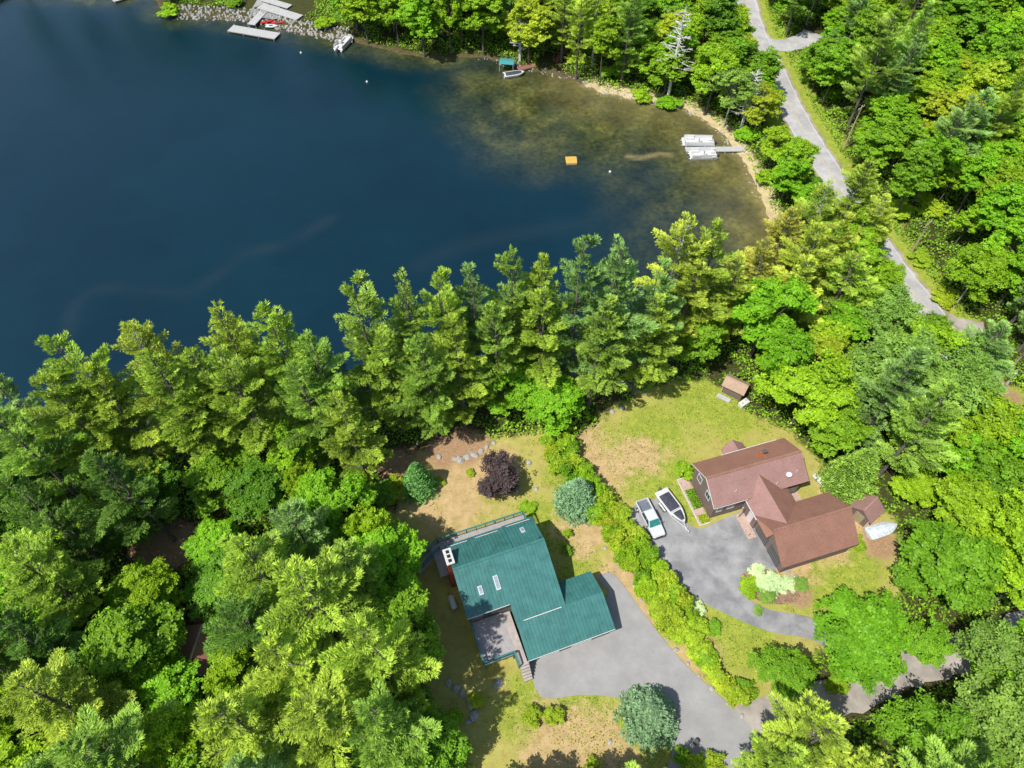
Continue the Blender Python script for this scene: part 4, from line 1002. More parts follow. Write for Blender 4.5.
for (t1, z1, t2, z2) in ((.95,3.85,4.2,6.0),(7.45,4.2,4.2,6.0)):
    g.box((-6.58, (t1+t2)/2, (z1+z2)/2-.12), (.06, math.hypot(t2-t1, z2-z1), .1), M['white'], rx=math.atan2(z2-z1, t2-t1))
g.build('trim', bh)
lb = MB(); lb.extrude([(7.102,0),(8.55,0),(8.55,2.4),(7.102,3.4)], -1.1, 1.7, 'u', M['bwall']); lb.build('bay_wall', bh)
lb = MB(); lb.loft([[( .3,7.2,3.9),(-1.3,7.2,2.95),(-1.3,7.2,2.8),(.3,7.2,3.75),(1.9,7.2,2.8),(1.9,7.2,2.95)],[( .3,9.4,3.75),(-1.3,9.0,2.8),(-1.3,9.0,2.65),(.3,9.4,3.6),(1.9,9.0,2.65),(1.9,9.0,2.8)]], M['proof']); lb.build('bay_roof', bh)
for v in (5.6, 3.2): window(bh, (-6.1, v, 3.1 if v > 4 else 2.95), .95, 1.15, 'u-')
window(bh, (-3.6, 1.35, 2.1), .9, 1.1, 'v-'); window(bh, (-5.2, 1.35, 2.1), .7, 1.1, 'v-')
for v in (-3.0, -5.9):
    gd = MB(); gd.box((-1.23, v, 1.1), (.06, 2.3, 2.1), M['greyplastic'])
    for r_ in range(3): gd.box((-1.27, v, .55+r_*.52), (.03, 2.1, .05), M['bwall'])
    gd.build('garage_door', bh)
d_ = MB(); d_.box((-1.58, -.4, 1.0), (.06, .9, 2.0), M['vinyl']); do_ = d_.build('door', bh); k_ = MB(); k_.box((-1.64, -.1, 1.0), (.06,.05,.1), M['chrome']); k_.build('handle', do_)
p_ = MB(); p_.box((-2.2,-1.0,.17), (1.2,3.6,.16), M['pavers']); p_.box((-2.72,.3,1.7), (.1,.1,3.0), M['white']); p_.box((-2.72,-2.4,.7), (.06,.06,1.1), M['white']); p_.build('entry_steps', bh)
vt = MB(); vt.tube([(2.4,5.6,5.0),(2.4,5.6,5.85)], .16, M['greyplastic'], 10); vt.box((2.4,5.6,5.9), (.5,.5,.1), M['greyplastic']); vt.build('vent_pipe', bh)
rs = MB(); rs.box((1.9,5.55,5.28), (1.1,.7,.03), M['rust'], rx=-math.atan(.554)); rs.build('rusty_flashing', bh)
sd = MB(); sd.tube([(4.0,2.1,4.55),(4.0,2.1,5.05)], .05, M['greyplastic'], 8); dsh = [[(4.0+math.cos(a*math.pi/6)*rr, 2.1+math.sin(a*math.pi/6)*rr*.8-.1*kk, 5.0+.12*kk+.2*rr*math.sin(a*math.pi/6)) for a in range(12)] for kk, rr in ((0,.1),(1,.38),(1.2,.42))]
sd.loft(dsh, M['whitemetal']); sd.build('satellite_dish', bh)
for (u, v, z) in ((-3.3,2.0,4.55),(2.3,1.6,4.3),(5.3,2.2,4.7)):
    x_ = MB(); x_.tube([(u,v,z-.1),(u,v,z+.45)], .06, M['white'], 8); x_.build('vent_stack', bh)
pt = MB(); pt.box((5.3,.35,.13), (2.6,2.2,.12), M['pavers']); pt.build('patio', bh)
wn = MB(); wn.box((5.2,1.32,1.6), (1.6,.06,1.5), M['glass']); wn.build('patio_door', bh)
# garden strip along the gable wall
gs = thing('garden_bed', 'paved garden strip with green plants beside the brown gable wall', 'garden bed', (*loc2w(BO, BA, -7.0, 4.2), 0), BA)
b = MB(); b.box((0,0,.10), (1.4,6.8,.08), M['pavers']); b.build('paving', gs)
b = MB()
for c_, d_ in (((-.75,0,.12),(.1,7.0,.18)),((0,-3.45,.12),(1.4,.1,.18)),((0,3.45,.12),(1.4,.1,.18))): b.box(c_, d_, M['white'])
b.build('edging', gs)
rr = np.random.default_rng(4)
def leafpatch(name, parent, n, x0, x1, y0, y1, z0, z1, s0, col):
    cen = np.stack([rr.uniform(x0, x1, n), rr.uniform(y0, y1, n), rr.uniform(z0, z1, n)], -1); nr = unit(rnd(rr, n)+np.array([0,0,.8])); l = unit(np.cross(nr, rnd(rr, n))); w_ = np.cross(nr, l)
    me = quads(name, cen, l*s0, w_*s0*.6, rr.random(n), M['leaf']); o = bpy.data.objects.new(name, me); COL.objects.link(o); o.parent = parent; o.color = (*COLR[col], 1); return o
leafpatch('plants', gs, 1800, -.5, .6, -1.2, 1.6, .15, .55, .09, 'mid')
leafpatch('plants', gs, 900, -.5, .6, -3.3, -2.2, .15, .5, .09, 'yellow')

# --- sheds
def shed(name, label, loc, rz, L_, W_, hw, hr, wallm, roofm, doors=True):
    t = thing(name, label, 'shed', (loc[0], loc[1], 0), rz)
    w = MB(); w.extrude([(-W_/2,0),(W_/2,0),(W_/2,hw),(0,hr),(-W_/2,hw)], -L_/2, L_/2, 'u', wallm); w.build('wall', t)
    r_ = MB(); roof_slab(r_, -L_/2-.25, L_/2+.25, 'u', (-W_/2-.3, hw-.1), (0, hr+.14), (W_/2+.3, hw-.1), roofm, .1); r_.box((0,0,hr+.16), (L_+.5,.2,.04), roofm); r_.build('roof', t)
    d = MB(); d.box((-L_/2-.03, 0, .95), (.05, 1.2, 1.8), M['pole'] if doors else M['white']); d.build('door', t)
    tr = MB()
    for s in (-1, 1): tr.box((-L_/2-.02, s*(W_/2-.04), hw/2), (.08, .1, hw), M['white'])
    tr.build('trim', t)
    return t
s1c = loc2w(BO, BA, 12.9, -3.9)
shed('garden_shed', 'dark brown shed with rose brown roof and open tan door', s1c, BA+R(22), 2.6, 2.6, 2.0, 2.9, M['bwall'], M['proof'])
p = at(731, 393, 0); shed('lean_shed', 'small dark shed with worn tan roof at the wood edge', (p.x+.3, p.y+.2), R(-33), 2.9, 1.9, 1.9, 2.5, M['bwall'], M['tanroof'], False)
t = thing('ramp', 'grey wooden ramp lying before the small tan roofed shed', 'ramp', (p.x-1.3, p.y-1.0, 0), R(-33)); b = MB(); b.box((0,0,.12), (2.0,.8,.08), M['dock'], rx=.05); b.box((0,-.35,.14), (2.0,.08,.1), M['concrete']); b.build('boards', t); b = MB(); b.box((0,.2,.05), (1.8,.1,.1), M['pole']); b.build('bearer', t)
t = thing('storage_box', 'white storage box leaning against the small tan roofed shed', 'box', (*at(743,405)[:2], 0), R(35)); b = MB(); b.bevbox((0,0,.35), (1.5,.8,.6), M['white'], .05); b.build('body', t); b = MB(); b.bevbox((0,0,.7), (1.55,.85,.1), M['vinyl'], .03); b.build('lid', t)
# hidden house in left wood
hc = at(208, 648, 0)
hh = thing('cottage', 'brown roofed cottage mostly hidden under the left pines', 'house', (hc.x+.2, hc.y-1.0, 0), R(85))
w = MB(); w.extrude([(-2.6,0),(2.6,0),(2.6,2.5),(0,3.9),(-2.6,2.5)], -2.2, 2.2, 'u', M['bwall']); w.build('wall', hh)
r_ = MB(); roof_slab(r_, -2.5, 2.5, 'u', (-3.0,2.35), (0,4.05), (3.0,2.35), M['broof'], .12); r_.box((0,0,4.06), (5.0,.25,.05), M['pole']); r_.build('roof', hh)
window(hh, (-2.2, 0, 1.6), .9, 1.0, 'u-'); g = MB(); g.box((0,3.05,2.25), (5.0,.1,.1), M['white']); g.build('gutter', hh)

# ------------------------------------------------------------------ vehicles
def wheel(parent, c, r_=.38, w_=.26, sub=True):
    b = MB(); n = 18
    rings = [[(c[0]+math.cos(a*2*math.pi/n)*q, c[1]+yy, c[2]+math.sin(a*2*math.pi/n)*q) for a in range(n)] for yy, q in ((-w_/2, r_*.86), (-w_*.35, r_), (w_*.35, r_), (w_/2, r_*.86))]
    b.loft(rings, M['black']); o = b.build('wheel', parent)
    s = 1 if c[1] > 0 else -1
    q = MB(); q.loft([[(c[0]+math.cos(a*2*math.pi/n)*k, c[1]+s*(w_/2+yy), c[2]+math.sin(a*2*math.pi/n)*k) for a in range(n)] for yy, k in ((-.02, r_*.62), (.012, r_*.58), (.02, r_*.2))], M['chrome']); q.build('rim', o)
    return o
a_, b_ = at(640.5, 504), at(658.5, 539)
ang = heading(a_, b_)
cx, cy = (a_.x+b_.x)/2, (a_.y+b_.y)/2
tk = thing('pickup_truck', 'white crew cab pickup truck parked nose down beside the boat', 'pickup truck', (cx, cy, .09), ang); tk.scale = (.95, .93, .95)
LT = 5.6; WT = 1.95
b = MB()
def ring(x, hw, z0, z1, ins=.1): return [(x,-hw+ins*.5,z0),(x,hw-ins*.5,z0),(x,hw,z0+.2),(x,hw,z1-.16),(x,hw-ins,z1),(x,-hw+ins,z1),(x,-hw,z1-.16),(x,-hw,z0+.2)]
b.loft([ring(x, hw, z0, z1) for x, hw, z0, z1 in ((-1.02,.95,.38,1.15),(.6,.97,.36,1.15),(1.35,.97,.36,1.14),(2.2,.95,.38,1.1),(2.6,.9,.42,1.02),(2.78,.76,.5,.86))], M['carpaint'])
# bed: floor and walls
b.box((-1.9,0,.62), (1.8,1.85,.2), M['bedliner'])
for s in (-1,1): b.bevbox((-1.9,s*.89,.83), (1.8,.15,.68), M['carpaint'], .04)
b.bevbox((-2.76,0,.83), (.12,1.9,.68), M['carpaint'], .04); b.box((-1.04,0,.9), (.08,1.75,.5), M['bedliner'])
b.box((-1.9,0,.72), (1.7,1.6,.02), M['bedliner'])
for s in (-1,1): b.box((-1.9,s*.7,.83), (.7,.22,.2), M['bedliner'])
b.build('body', tk)
c = MB()
def cr(x, hw, z): return [(x,-hw,z),(x,hw,z)]
# cab as four-ring shell: belt to roof
belt = [(-1.0,-.93,1.12),(1.38,-.93,1.12),(1.38,.93,1.12),(-1.0,.93,1.12)]; rf_ = [(-.86,-.72,1.78),(.62,-.72,1.78),(.62,.72,1.78),(-.86,.72,1.78)]; rt = [(-.74,-.6,1.83),(.48,-.6,1.83),(.48,.6,1.83),(-.74,.6,1.83)]
c.loft([belt, rf_, rt], M['carpaint']); c.build('cab', tk)
ws_ = MB(); ws_.poly([(1.36,-.84,1.17),(1.36,.84,1.17),(.68,.66,1.76),(.68,-.66,1.76)], M['tint']); 
ws_.v = [(x+.03, y, z+.02) for x, y, z in ws_.v]; ws_.build('windscreen', tk)
for s in (-1, 1):
    q = MB(); q.poly([(-.9,s*.925,1.18),(.25,s*.925,1.18),(.15,s*.755,1.70),(-.78,s*.755,1.70)][::s], M['glass']); q.poly([(.3,s*.925,1.18),(1.2,s*.925,1.18),(.62,s*.755,1.70),(.2,s*.755,1.70)][::s], M['glass']); q.v = [(x, y+s*.008, z) for x, y, z in q.v]; q.build('side_window', tk)
    q = MB(); q.bevbox((1.05, s*1.08, 1.18), (.12,.2,.18), M['greyplastic'], .03); q.build('mirror', tk)
    q = MB(); q.bevbox((2.63, s*.72, .84), (.2,.3,.16), M['lamp'], .03); q.build('headlight', tk)
    q = MB(); q.box((-2.83, s*.86, .9), (.04,.14,.3), M['red']); q.build('tail_light', tk)
q = MB(); q.poly([(-1.0,-.8,1.2),(-1.0,.8,1.2),(-.88,.66,1.7),(-.88,-.66,1.7)], M['glass']); q.v = [(x-.03, y, z) for x, y, z in q.v]; q.build('rear_window', tk)
q = MB(); q.bevbox((2.79,0,.72), (.1,1.0,.26), M['black'], .03); q.build('grille', tk)
q = MB(); q.bevbox((2.8,0,.5), (.16,1.75,.18), M['greyplastic'], .05); q.build('bumper', tk); q = MB(); q.bevbox((-2.86,0,.5), (.14,1.7,.16), M['greyplastic'], .05); q.build('bumper', tk)
for x in (-1.85, 1.85):
    for s in (-1, 1): wheel(tk, (x, s*.87, .38))
# boat on trailer
st_, bw = at(662, 491, .9), at(683, 522, .9)
st0, bw0 = at(661, 494, .6), at(682.5, 523, .6)
ang = heading(st0, bw0); mx, my = (st0.x+bw0.x)/2, (st0.y+bw0.y)/2
def hull(parent, L_, W_, z0, z1, m, bow=.45, name='hull', rub=None):
    b = MB(); rings = []
    for k in range(13):
        t = k/12; x = -L_/2+L_*t; w_ = W_/2*(1 if t < 1-bow else math.cos((t-1+bow)/bow*math.pi/2)**.7)+.02; zz = z1+.12*t*t
        dz = z0+(z1-z0)*.75*max(0, (t-.6)/.4)**2
        rings.append([(x,0,dz),(x,w_*.8,dz+(zz-dz)*.4),(x,w_,zz),(x,w_*.93,zz+.04),(x,-w_*.93,zz+.04),(x,-w_,zz),(x,-w_*.8,dz+(zz-dz)*.4)])
    b.loft(rings, m); return b.build(name, parent)
def hull_top(parent, L_, W_, z, m, x0, x1, bow, k_=.78, name='cover', hump=.12):
    b = MB(); rings = []
    for k in range(9):
        t = x0+(x1-x0)*k/8; x = -L_/2+L_*t; w_ = (W_/2*(1 if t < 1-bow else math.cos((t-1+bow)/bow*math.pi/2)**.7))*k_+.01; zz = z+.12*t*t
        e = hump*math.sin(math.pi*min(1, max(0, (k+.5)/9)))
        rings.append([(x,-w_,zz),(x,-w_*.5,zz+.04+e*.7),(x,0,zz+.05+e),(x,w_*.5,zz+.04+e*.7),(x,w_,zz)])
    b.loft(rings, m, True); return b.build(name, parent)
bt = thing('speed_boat', 'white speedboat with charcoal covers on trailer beside pickup', 'boat', (mx, my, .09), ang)
bt.scale = (.92, .88, .95); hull(bt, 5.6, 2.2, .55, 1.25, M['white'], .5)
hull_top(bt, 5.6, 2.2, 1.29, M['darkcover'], .13, .62, .5, .8); hull_top(bt, 5.6, 2.2, 1.30, M['darkcover'], .67, .93, .5, .68, 'bow_cover')
q = MB(); q.box((.75,0,1.42), (.07,1.7,.28), M['white'], ry=-.4); q.build('windscreen_frame', bt)
q = MB(); q.bevbox((-2.95,0,1.15), (.4,.4,.75), M['greyplastic'], .08); q.box((-3.0,0,.7), (.15,.1,.6), M['greyplastic']); q.build('outboard_motor', bt)
tr = thing('boat_trailer', 'boat trailer with white fenders and tongue under speedboat', 'trailer', (mx, my, .09), ang)
tr.scale = (.92, .9, .95); q = MB()
for s in (-1, 1): q.tube([(-2.5,s*.75,.5),(1.2,s*.7,.5),(3.3,0,.5)], .05, M['whitemetal'], 6)
for x in (-2.0,-.6,.8): q.box((x,0,.48), (.08,1.5,.08), M['whitemetal'])
q.box((3.55,0,.5), (.7,.1,.1), M['whitemetal']); q.build('frame', tr)
q = MB(); q.tube([(3.4,.12,.08),(3.4,.12,.75)], .04, M['whitemetal'], 6); q.box((3.4,.12,.1), (.3,.15,.2), M['white']); q.build('jack', tr)
q = MB(); q.box((3.92,0,.52), (.2,.16,.14), M['white']); q.build('coupler', tr)
for x in (-1.1,-.4):
    for s in (-1, 1): wheel(tr, (x, s*1.12, .31), .31, .2)
for s in (-1, 1): q = MB(); q.bevbox((-.75,s*1.13,.68), (1.5,.26,.07), M['white'], .03); q.build('fender', tr)
# boat under tarp by the brown shed
c_ = at(882, 530, .6)
tb = thing('covered_boat', 'small boat under pale tarp beside the brown shed', 'boat', (c_.x, c_.y, .05), R(18))
hull(tb, 4.2, 1.6, .1, .75, M['white'], .5); hull_top(tb, 4.2, 1.75, .79, M['tarp'], .02, .95, .5, 1.0, 'tarp', .35)
c_ = at(822, 480, .3)
ub = thing('upturned_boat', 'white upturned dinghy on the grass behind the brown house', 'dinghy', (c_.x, c_.y, .02), R(-50))
b = MB(); rings = []
for k in range(9):
    t = k/8; x = -1.3+2.6*t; w_ = .62*math.sin(math.pi*(.12+.8*t))**.6
    rings.append([(x, math.cos(a*math.pi/6)*w_, .05+math.sin(a*math.pi/6)*.42*(math.sin(math.pi*(.1+.82*t)))**.7) for a in range(7)])
b.loft(rings, M['white']); b.build('hull', ub, True); b = MB(); b.tube([(-1.2,0,.4),(0,0,.5),(1.2,0,.38)], .03, M['whitemetal']); b.build('keel', ub)
c_ = at(856, 499, .3); t = thing('chest_freezer', 'white lidded chest standing behind the brown shed', 'chest', (c_.x, c_.y, .02), R(20)); b = MB(); b.bevbox((0,0,.35), (1.3,.8,.7), M['white'], .06); b.build('body', t); b = MB(); b.bevbox((0,0,.73), (1.34,.84,.08), M['vinyl'], .03); b.build('lid', t)

# ------------------------------------------------------------------ docks and boats
def dock(name, label, a, b, w_, m=None, posts=True, group=None):
    A_, B_ = Vector(a), Vector(b); L_ = (B_-A_).length; ang = heading(A_, B_); c = (A_+B_)/2
    t = thing(name, label, 'dock', (c.x, c.y, WATER_Z), ang, group=group)
    q = MB(); q.box((0,0,.45), (L_,w_,.1), m or M['dock'])
    for s in (-1,1): q.box((0,s*(w_/2-.03),.37), (L_,.06,.16), M['pole'])
    q.build('decking', t)
    for i in range(max(2, int(L_/2.6))):
        for s in (-1,1):
            x = -L_/2+.2+(L_-.4)*i/(max(2, int(L_/2.6))-1); q = MB(); q.tube([(x, s*(w_/2+.06), -1.2),(x, s*(w_/2+.06), .75)], .05, M['whitemetal'], 8); q.build('post', t)
    return t
def pontoon_boat(label, c, rz, L_=6.2, W_=2.5, seats=True, cover=None, group=None):
    t = thing('pontoon_boat', label, 'pontoon boat', (c[0], c[1], WATER_Z), rz, group)
    for s in (-1,1):
        q = MB(); q.tube([(-L_/2,s*.8,.1),(-L_/2+.2,s*.8,.1),(L_/2-.7,s*.8,.1),(L_/2,s*.8,.28)], [.2,.3,.3,.05], M['pontoon'], 12); q.build('pontoon', t, True)
    q = MB(); q.box((-.1,0,.48), (L_-.4,W_,.1), M['vinyl']); q.build('deck', t)
    q = MB()
    for s in (-1,1):
        q.box((-.2,s*(W_/2-.05),.85), (L_-1.0,.06,.55), M['whitemetal']); q.tube([(-L_/2+.3,s*(W_/2-.05),1.2),(L_/2-.7,s*(W_/2-.05),1.2)], .04, M['whitemetal'])
    q.box((L_/2-.7,0,.85), (.06,W_-.9,.55), M['whitemetal']); q.build('rail', t)
    for (x, y, dx, dy) in ((-L_/2+.8,-.7,.8,.9),(-L_/2+.8,.7,.8,.9),(1.4,-.85,1.6,.5),(1.4,.85,1.6,.5)):
        q = MB(); q.bevbox((x,y,.72), (dx,dy,.38), cover or M['vinyl'], .06); q.bevbox((x,y+(.22 if y>0 else -.22),1.02), (dx,.16,.45), cover or M['vinyl'], .05); q.build('seat', t)
    q = MB(); q.bevbox((-.3,.5,.95), (.6,.7,.8), M['white'], .08); q.box((-.05,.5,1.45), (.05,.6,.25), M['glass']); q.build('console', t)
    q = MB(); q.bevbox((-L_/2-.15,0,.55), (.4,.4,.7), M['greyplastic'], .08); q.build('outboard_motor', t)
    return t
Wz = WATER_Z
dock('dock', 'narrow pale dock from the sandy beach between two pontoon boats', at(744,151,Wz), at(685,151.5,Wz), 1.5)
c_ = at(697,144,Wz); pontoon_boat('pale pontoon boat tied above the narrow beach dock', c_, R(178), 6.6, 2.5, group='pontoon boats at the beach dock')
c_ = at(702,157,Wz); pontoon_boat('white pontoon boat tied below the narrow beach dock', c_, R(181), 5.6, 2.2, group='pontoon boats at the beach dock')
# raft
c_ = at(571,162,Wz); t = thing('swim_raft', 'square yellow swim raft floating alone in the bay', 'raft', (c_.x, c_.y, Wz), R(3))
q = MB(); q.box((0,0,.42), (2.1,2.1,.12), M['yellow']); q.build('decking', t)
for s in (-1,1): q = MB(); q.tube([(-1.0,s*.75,.12),(1.0,s*.75,.12)], .28, M['pole'], 12); q.build('float', t)
q = MB(); q.tube([(1.08,-.3,-.4),(1.08,-.3,.9)], .03, M['whitemetal']); q.tube([(1.08,.3,-.4),(1.08,.3,.9)], .03, M['whitemetal']); q.build('ladder', t)
# red dock with teal canopy lift
dock('dock', 'narrow red brown dock leading to the teal canopy', at(543,65,Wz), at(518,71,Wz), 1.3, M['reddock'])
dock('dock', 'short red brown landing dock at the far bank', at(556,62,Wz), at(543.5,65,Wz), 1.8, M['reddock'])
t = thing('stairway', 'red brown wooden stairs climbing the bank behind the red dock', 'stairs', (*at(560,59)[:2], -.2), heading(at(548,64), at(566,54)))
q = MB()
for k in range(8): q.box((-1.4+.42*k,0,.25+.22*k), (.42,1.3,.08), M['reddock'])
q.build('tread', t); q = MB()
for s in (-1,1): q.tube([(-1.5,s*.7,1.1),(1.6,s*.7,2.75)], .05, M['reddock']); q.tube([(-1.5,s*.7,.1),(-1.5,s*.7,1.1)], .05, M['reddock']); q.tube([(1.6,s*.7,.4),(1.6,s*.7,2.75)], .05, M['reddock'])
q.build('handrail', t)
c_ = at(507,69,Wz); t = thing('boat_lift_canopy', 'teal canvas canopy over the water beside red dock', 'canopy', (c_.x, c_.y, Wz), R(-8))
q = MB(); q.loft([[(-1.6,y,1.6+.35*math.cos(y/1.2*1.2)) for y in (-1.2,-.6,0,.6,1.2)],[(1.6,y,1.6+.35*math.cos(y/1.2*1.2)) for y in (-1.2,-.6,0,.6,1.2)]], M['teal'], False, False); q.build('canvas', t)
for x in (-1.5,1.5):
    for s in (-1,1): q = MB(); q.tube([(x,s*1.15,-1.0),(x,s*1.15,1.7)], .04, M['whitemetal']); q.build('post', t)
c_ = at(514,76,Wz); b2 = thing('motor_boat', 'white motorboat with dark cover tied at red dock', 'boat', (c_.x, c_.y, Wz), R(14))
hull(b2, 4.6, 1.9, -.25, .65, M['white'], .45); hull_top(b2, 4.6, 1.9, .7, M['darkcover'], .1, .85, .45, .75)
q = MB(); q.bevbox((-2.4,0,.6), (.35,.35,.6), M['greyplastic'], .06); q.build('outboard_motor', b2)
# left dock group
dock('dock', 'wide white dock platform with open end near the top edge', at(231,30,Wz), at(278,38,Wz), 2.8)
_g = dock('dock', 'pale gangway running from the boat ramp to the white dock', at(252,28,Wz), at(268,11,Wz), 1.9); _g.location.z += .35
def platform(label, a, b, w_, z, nm='dock_section'):
    A_, B_ = a, b; t = thing(nm, label, 'dock section', ((A_.x+B_.x)/2, (A_.y+B_.y)/2, z), heading(A_, B_))
    q = MB(); q.box((0,0,.2), ((B_-A_).length, w_, .12), M['dock']); q.build('decking', t)
    q = MB()
    for x in (-.35,0,.35): q.box((x*(B_-A_).length,0,.06), (.15,w_,.14), M['pole'])
    q.build('bearer', t)
platform('long grey dock section pulled up beside the boat ramp', at(261,7), at(300,19), 2.6, .1)
platform('shorter grey dock section lying above the long grey one', at(263,0), at(290,8), 2.0, .1)
c_ = at(271,25,Wz)
for k, (dx, dy, ro, cc, lb) in enumerate(((-.6,.5,20,'red','bright red kayak between white dock and stone bank'),(1.3,.2,8,'red','second red kayak, nearer the stone bank'),(.4,-.8,-6,'white','white dinghy tied under the two red kayaks'))):
    t = thing('kayak' if cc == 'red' else 'rowing_boat', lb, 'kayak' if cc == 'red' else 'dinghy', (c_.x+dx*1.4, c_.y+dy*1.6, Wz+.1), R(ro))
    hull(t, 3.2 if cc == 'red' else 2.8, .85 if cc == 'red' else 1.3, -.05, .35, M[cc], .5); q = MB(); q.bevbox((-.2,0,.42), (.9,.45,.1), M['darkcover'], .04); q.build('seat', t)
dock('dock', 'grey dock reaching out from the stone bank at the top', at(353,32,Wz), at(349,44,Wz), 1.5)
c_ = at(345,46,Wz); pontoon_boat('cluttered grey pontoon boat at the end of the bank dock', (c_.x-.3, c_.y+.2), heading(at(340,51), at(352,38)), 5.8, 2.3)
dock('dock', 'white dock end cut by the top edge left of centre', at(113,2,Wz), at(134,-4,Wz), 2.4)
dock('dock', 'white dock end in the top left corner', at(-8,3,Wz), at(10,-6,Wz), 2.6)
# buoys
for (u, v, lb) in ((301,53,'small white mooring buoy left of the grey pontoon boat'),(367,82,'small white mooring buoy out from grey pontoon boat'),(610,172,'tiny white buoy right of the yellow raft')):
    c_ = at(u, v, Wz); t = thing('buoy', lb, 'buoy', (c_.x, c_.y, Wz), 0, 'mooring buoys in the bay'); q = MB()
    q.loft([[(math.cos(a*math.pi/6)*rr_, math.sin(a*math.pi/6)*rr_, z) for a in range(12)] for z, rr_ in ((-.2,.05),(-.1,.2),(.05,.27),(.2,.22),(.3,.08))], M['white']); q.build('float', t, True)
    q = MB(); q.tube([(0,0,.28),(0,0,.42)], .04, M['whitemetal'], 6); q.build('mooring_eye', t)

# ------------------------------------------------------------------ poles, rocks, logs
def upole(px, py, h, label, arm=True):
    p = at(px, py, 0); t = thing('utility_pole', label, 'utility pole', (p.x, p.y, 0), R(40), 'utility poles along the road')
    q = MB(); q.tube([(0,0,-.3),(0,0,h)], [.17,.11], M['pole'], 10); q.build('shaft', t)
    q = MB(); q.box((0,0,h-.5), (2.0,.1,.12), M['pole']); q.build('crossarm', t)
    for x in (-.85,0,.85): i_ = MB(); i_.tube([(x,0,h-.42),(x,0,h-.22)], .05, M['whitemetal'], 6); i_.build('insulator', t)
upole(843,150,9.5,'tan utility pole standing right of the upper road')
upole(996,384,8.5,'pale utility pole by the dirt patch near the right edge')
upole(909,256,7.5,'grey utility pole below the sandy clearing')
def log(px1, py1, px2, py2, r_, label):
    a, b = at(px1, py1, .3), at(px2, py2, .3); c = (a+b)/2
    q = MB(); d = b-a; q.tube([a-c, Vector((0,0,.1)), b-c], [r_, r_*.8, r_*.3], M['greybark'], 7)
    for k in range(4): s = (a-c).lerp(b-c, .3+.15*k); q.tube([s, s+Vector((random.uniform(-1,1), random.uniform(-1,1), .5))], [r_*.3, .02], M['greybark'], 4)
    o = q.build('fallen_log'); o.location = (c.x, c.y, gz(c.x, c.y)+.05); tag(o, label, 'log')
log(895,202,922,222,.2,'long pale fallen trunk across the sandy clearing')
log(1006,385,1022,366,.22,'fallen trunk at the dirt patch by the right edge')
log(75,588,72,612,.2,'fallen trunk on the shaded ground of the left woods')
def rock(px, py, s, label, group, z=0):
    r = random.Random(int(px*31+py)); q = MB(); n = 9; rings = []
    for i, (zz, k) in enumerate(((-.3,.7),(0,1),(.35,.85),(.6,.4))):
        rings.append([(math.cos(a*2*math.pi/n)*s*k*r.uniform(.75,1.2), math.sin(a*2*math.pi/n)*s*k*.75*r.uniform(.75,1.2), zz*s*.9+r.uniform(-.06,.06)*s) for a in range(n)])
    q.loft(rings, M['rock']); o = q.build('boulder'); p = at(px, py, 0); o.location = (p.x, p.y, gz(p.x, p.y)); o.rotation_euler.z = r.uniform(0, 6); tag(o, label, 'boulder', group)
G1 = 'boulders edging the dirt yard'
for k, (a, b, s) in enumerate(((455,459,.45),(460,460,.7),(467,457,.6),(474,455,.65),(481,451,.5),(487,447,.45),(439,457,.5),(529,463,.5),(536,489,.45),(418,443,.4),(494,443,.4))):
    rock(a, b, s, f"pale boulder at the wood edge of the dirt yard, {['first','second','third','fourth','fifth','sixth','seventh','eighth','ninth','tenth','eleventh'][sorted([455,460,467,474,481,487,439,529,536,418,494]).index(a)]} from left", G1)
EN = [(605,548),(618,566),(634,586),(641,600),(650,612),(660,627),(668,640),(676,650),(688,664),(699,676),(712,689),(728,704),(742,716)]
NM = ['first','second','third','fourth','fifth','sixth','seventh','eighth','ninth','tenth','eleventh','twelfth','thirteenth']
for k, (a, b) in enumerate(EN): rock(a, b, random.uniform(.25,.42), f"small edging stone between hedge and pale driveway, {NM[k]} from the top", 'stones edging the hedge')
for k, (a, b, s) in enumerate(((448,683,.5),(456,688,.6),(462,694,.5),(470,705,.6),(474,716,.65),(468,722,.4))): rock(a, b, s, f"shaded boulder west of the small front lawn, {NM[k]} from the top", 'shaded boulders beside the lawn')
for k, (a, b, s) in enumerate(((788,580,.5),(792,588,.4),(796,577,.45),(785,592,.4),(803,580,.3))): rock(a, b, s, f"rock in the flower bed by the garage corner, {['second','third','fourth','leftmost','fifth'][k]}{'' if k==3 else ' from left'}", 'flower bed rocks')
rock(498,683,.7,'single pale boulder below the front deck steps', None); rock(610,742,.35,'lone stone in the lower front lawn', None)
rock(612,412,.5,'boulder at the foot of the bare trunked pine', None); rock(622,408,.5,'pale boulder right of the bare trunked pine foot', None)
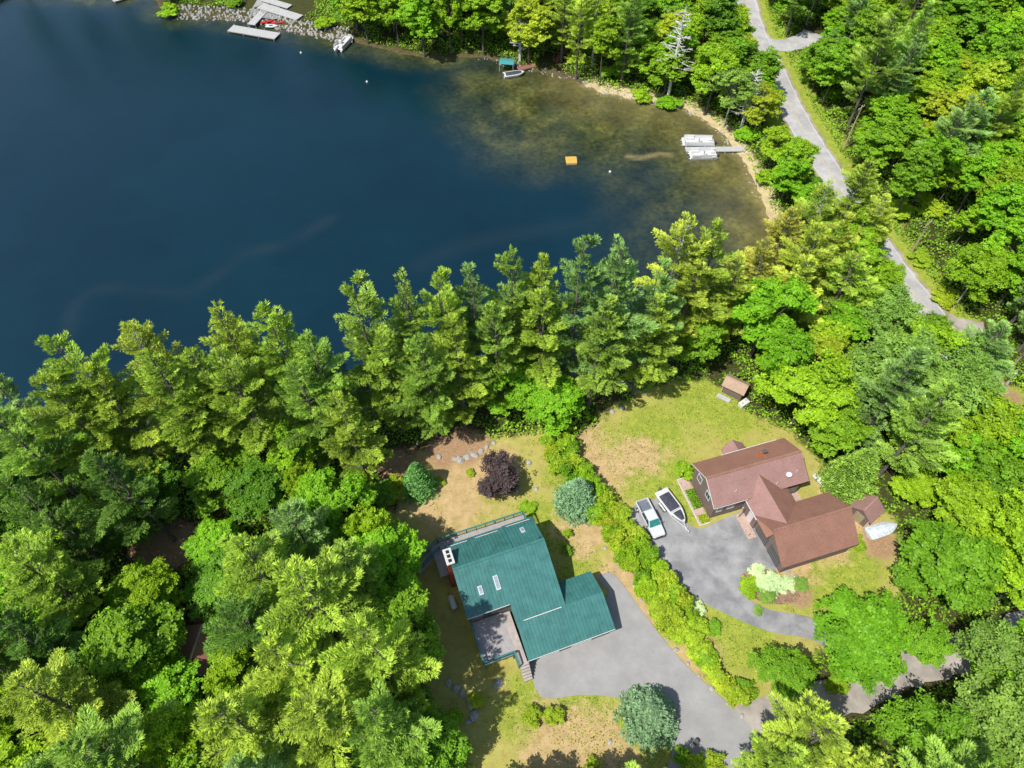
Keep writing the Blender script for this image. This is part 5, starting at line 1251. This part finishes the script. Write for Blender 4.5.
def riprap():
    r = random.Random(3); q = MB(); pts = smooth(ROCKSH, 12)
    for i in range(620):
        a = pts[r.randrange(len(pts))]; x, y = a[0]+r.uniform(-1.5,1.5), a[1]+r.uniform(-2.0,3.2); s = r.uniform(.18,.5); z = gz(x, y)
        if z < -1.1: continue
        q.box((x, y, z+s*.2), (s*1.5, s*1.1, s), M['rock'], rz=r.uniform(0,3), rx=r.uniform(-.4,.4), ry=r.uniform(-.4,.4), taper=.6)
    pts = smooth(P([(480,58),(520,66),(560,74),(600,89),(640,98),(680,105),(728,138),(760,195)]), 12)
    for i in range(260):
        a = pts[r.randrange(len(pts))]; x, y = a[0]+r.uniform(-1,1), a[1]+r.uniform(-1.0,1.6); s = r.uniform(.12,.35)
        q.box((x, y, gz(x, y)+s*.15), (s*1.5, s*1.1, s), M['rock'], rz=r.uniform(0,3), rx=r.uniform(-.4,.4), ry=r.uniform(-.4,.4), taper=.6)
    tag(q.build('shore_stones'), 'loose grey stones heaped along the far shoreline', 'stones', kind='stuff')
riprap()
# small black bin on the pale drive
c_ = at(695,743,0); t = thing('rubbish_bin', 'small black bin standing on the shaded pale driveway', 'bin', (c_.x, c_.y, .085)); q = MB(); q.tube([(0,0,0),(0,0,.7)], [.22,.27], M['black'], 12); q.build('body', t); q = MB(); q.tube([(0,0,.7),(0,0,.78)], [.29,.2], M['greyplastic'], 12); q.build('lid', t)

# ------------------------------------------------------------------ light, sky, camera
az = math.atan2(-.75, -.62); el = R(58)
sd_ = Vector((-.75, -.62, 0)).normalized()*math.cos(el)+Vector((0, 0, math.sin(el)))
su = bpy.data.lights.new('sun', 'SUN'); su.energy = 5.0; su.angle = R(.5); su.color = (1, .965, .9)
so = bpy.data.objects.new('sun', su); COL.objects.link(so); so.rotation_euler = (-sd_).to_track_quat('-Z', 'Y').to_euler(); so.location = (0, 0, 120)
wd = bpy.data.worlds.new('World'); scene.world = wd; wd.use_nodes = True; nt = wd.node_tree
sk = nn(nt, 'ShaderNodeTexSky', sky_type='NISHITA'); sk.sun_disc = False; sk.sun_elevation = el; sk.sun_rotation = math.atan2(sd_.x, sd_.y)
nt.links.new(sk.outputs[0], nt.nodes['Background'].inputs['Color']); nt.nodes['Background'].inputs['Strength'].default_value = .135
cam = bpy.data.cameras.new('camera'); cam.lens = 36*F/1024; cam.sensor_width = 36; cam.clip_end = 6000; cam.clip_start = .5
co_ = bpy.data.objects.new('camera', cam); COL.objects.link(co_); co_.location = (0, 0, H); co_.rotation_euler = (TH, 0, 0)
scene.camera = co_
scene.view_settings.view_transform = 'Standard'; scene.view_settings.look = 'None'; scene.view_settings.exposure = 0
scene.cycles.max_bounces = 6; scene.cycles.diffuse_bounces = 3; scene.cycles.transmission_bounces = 4
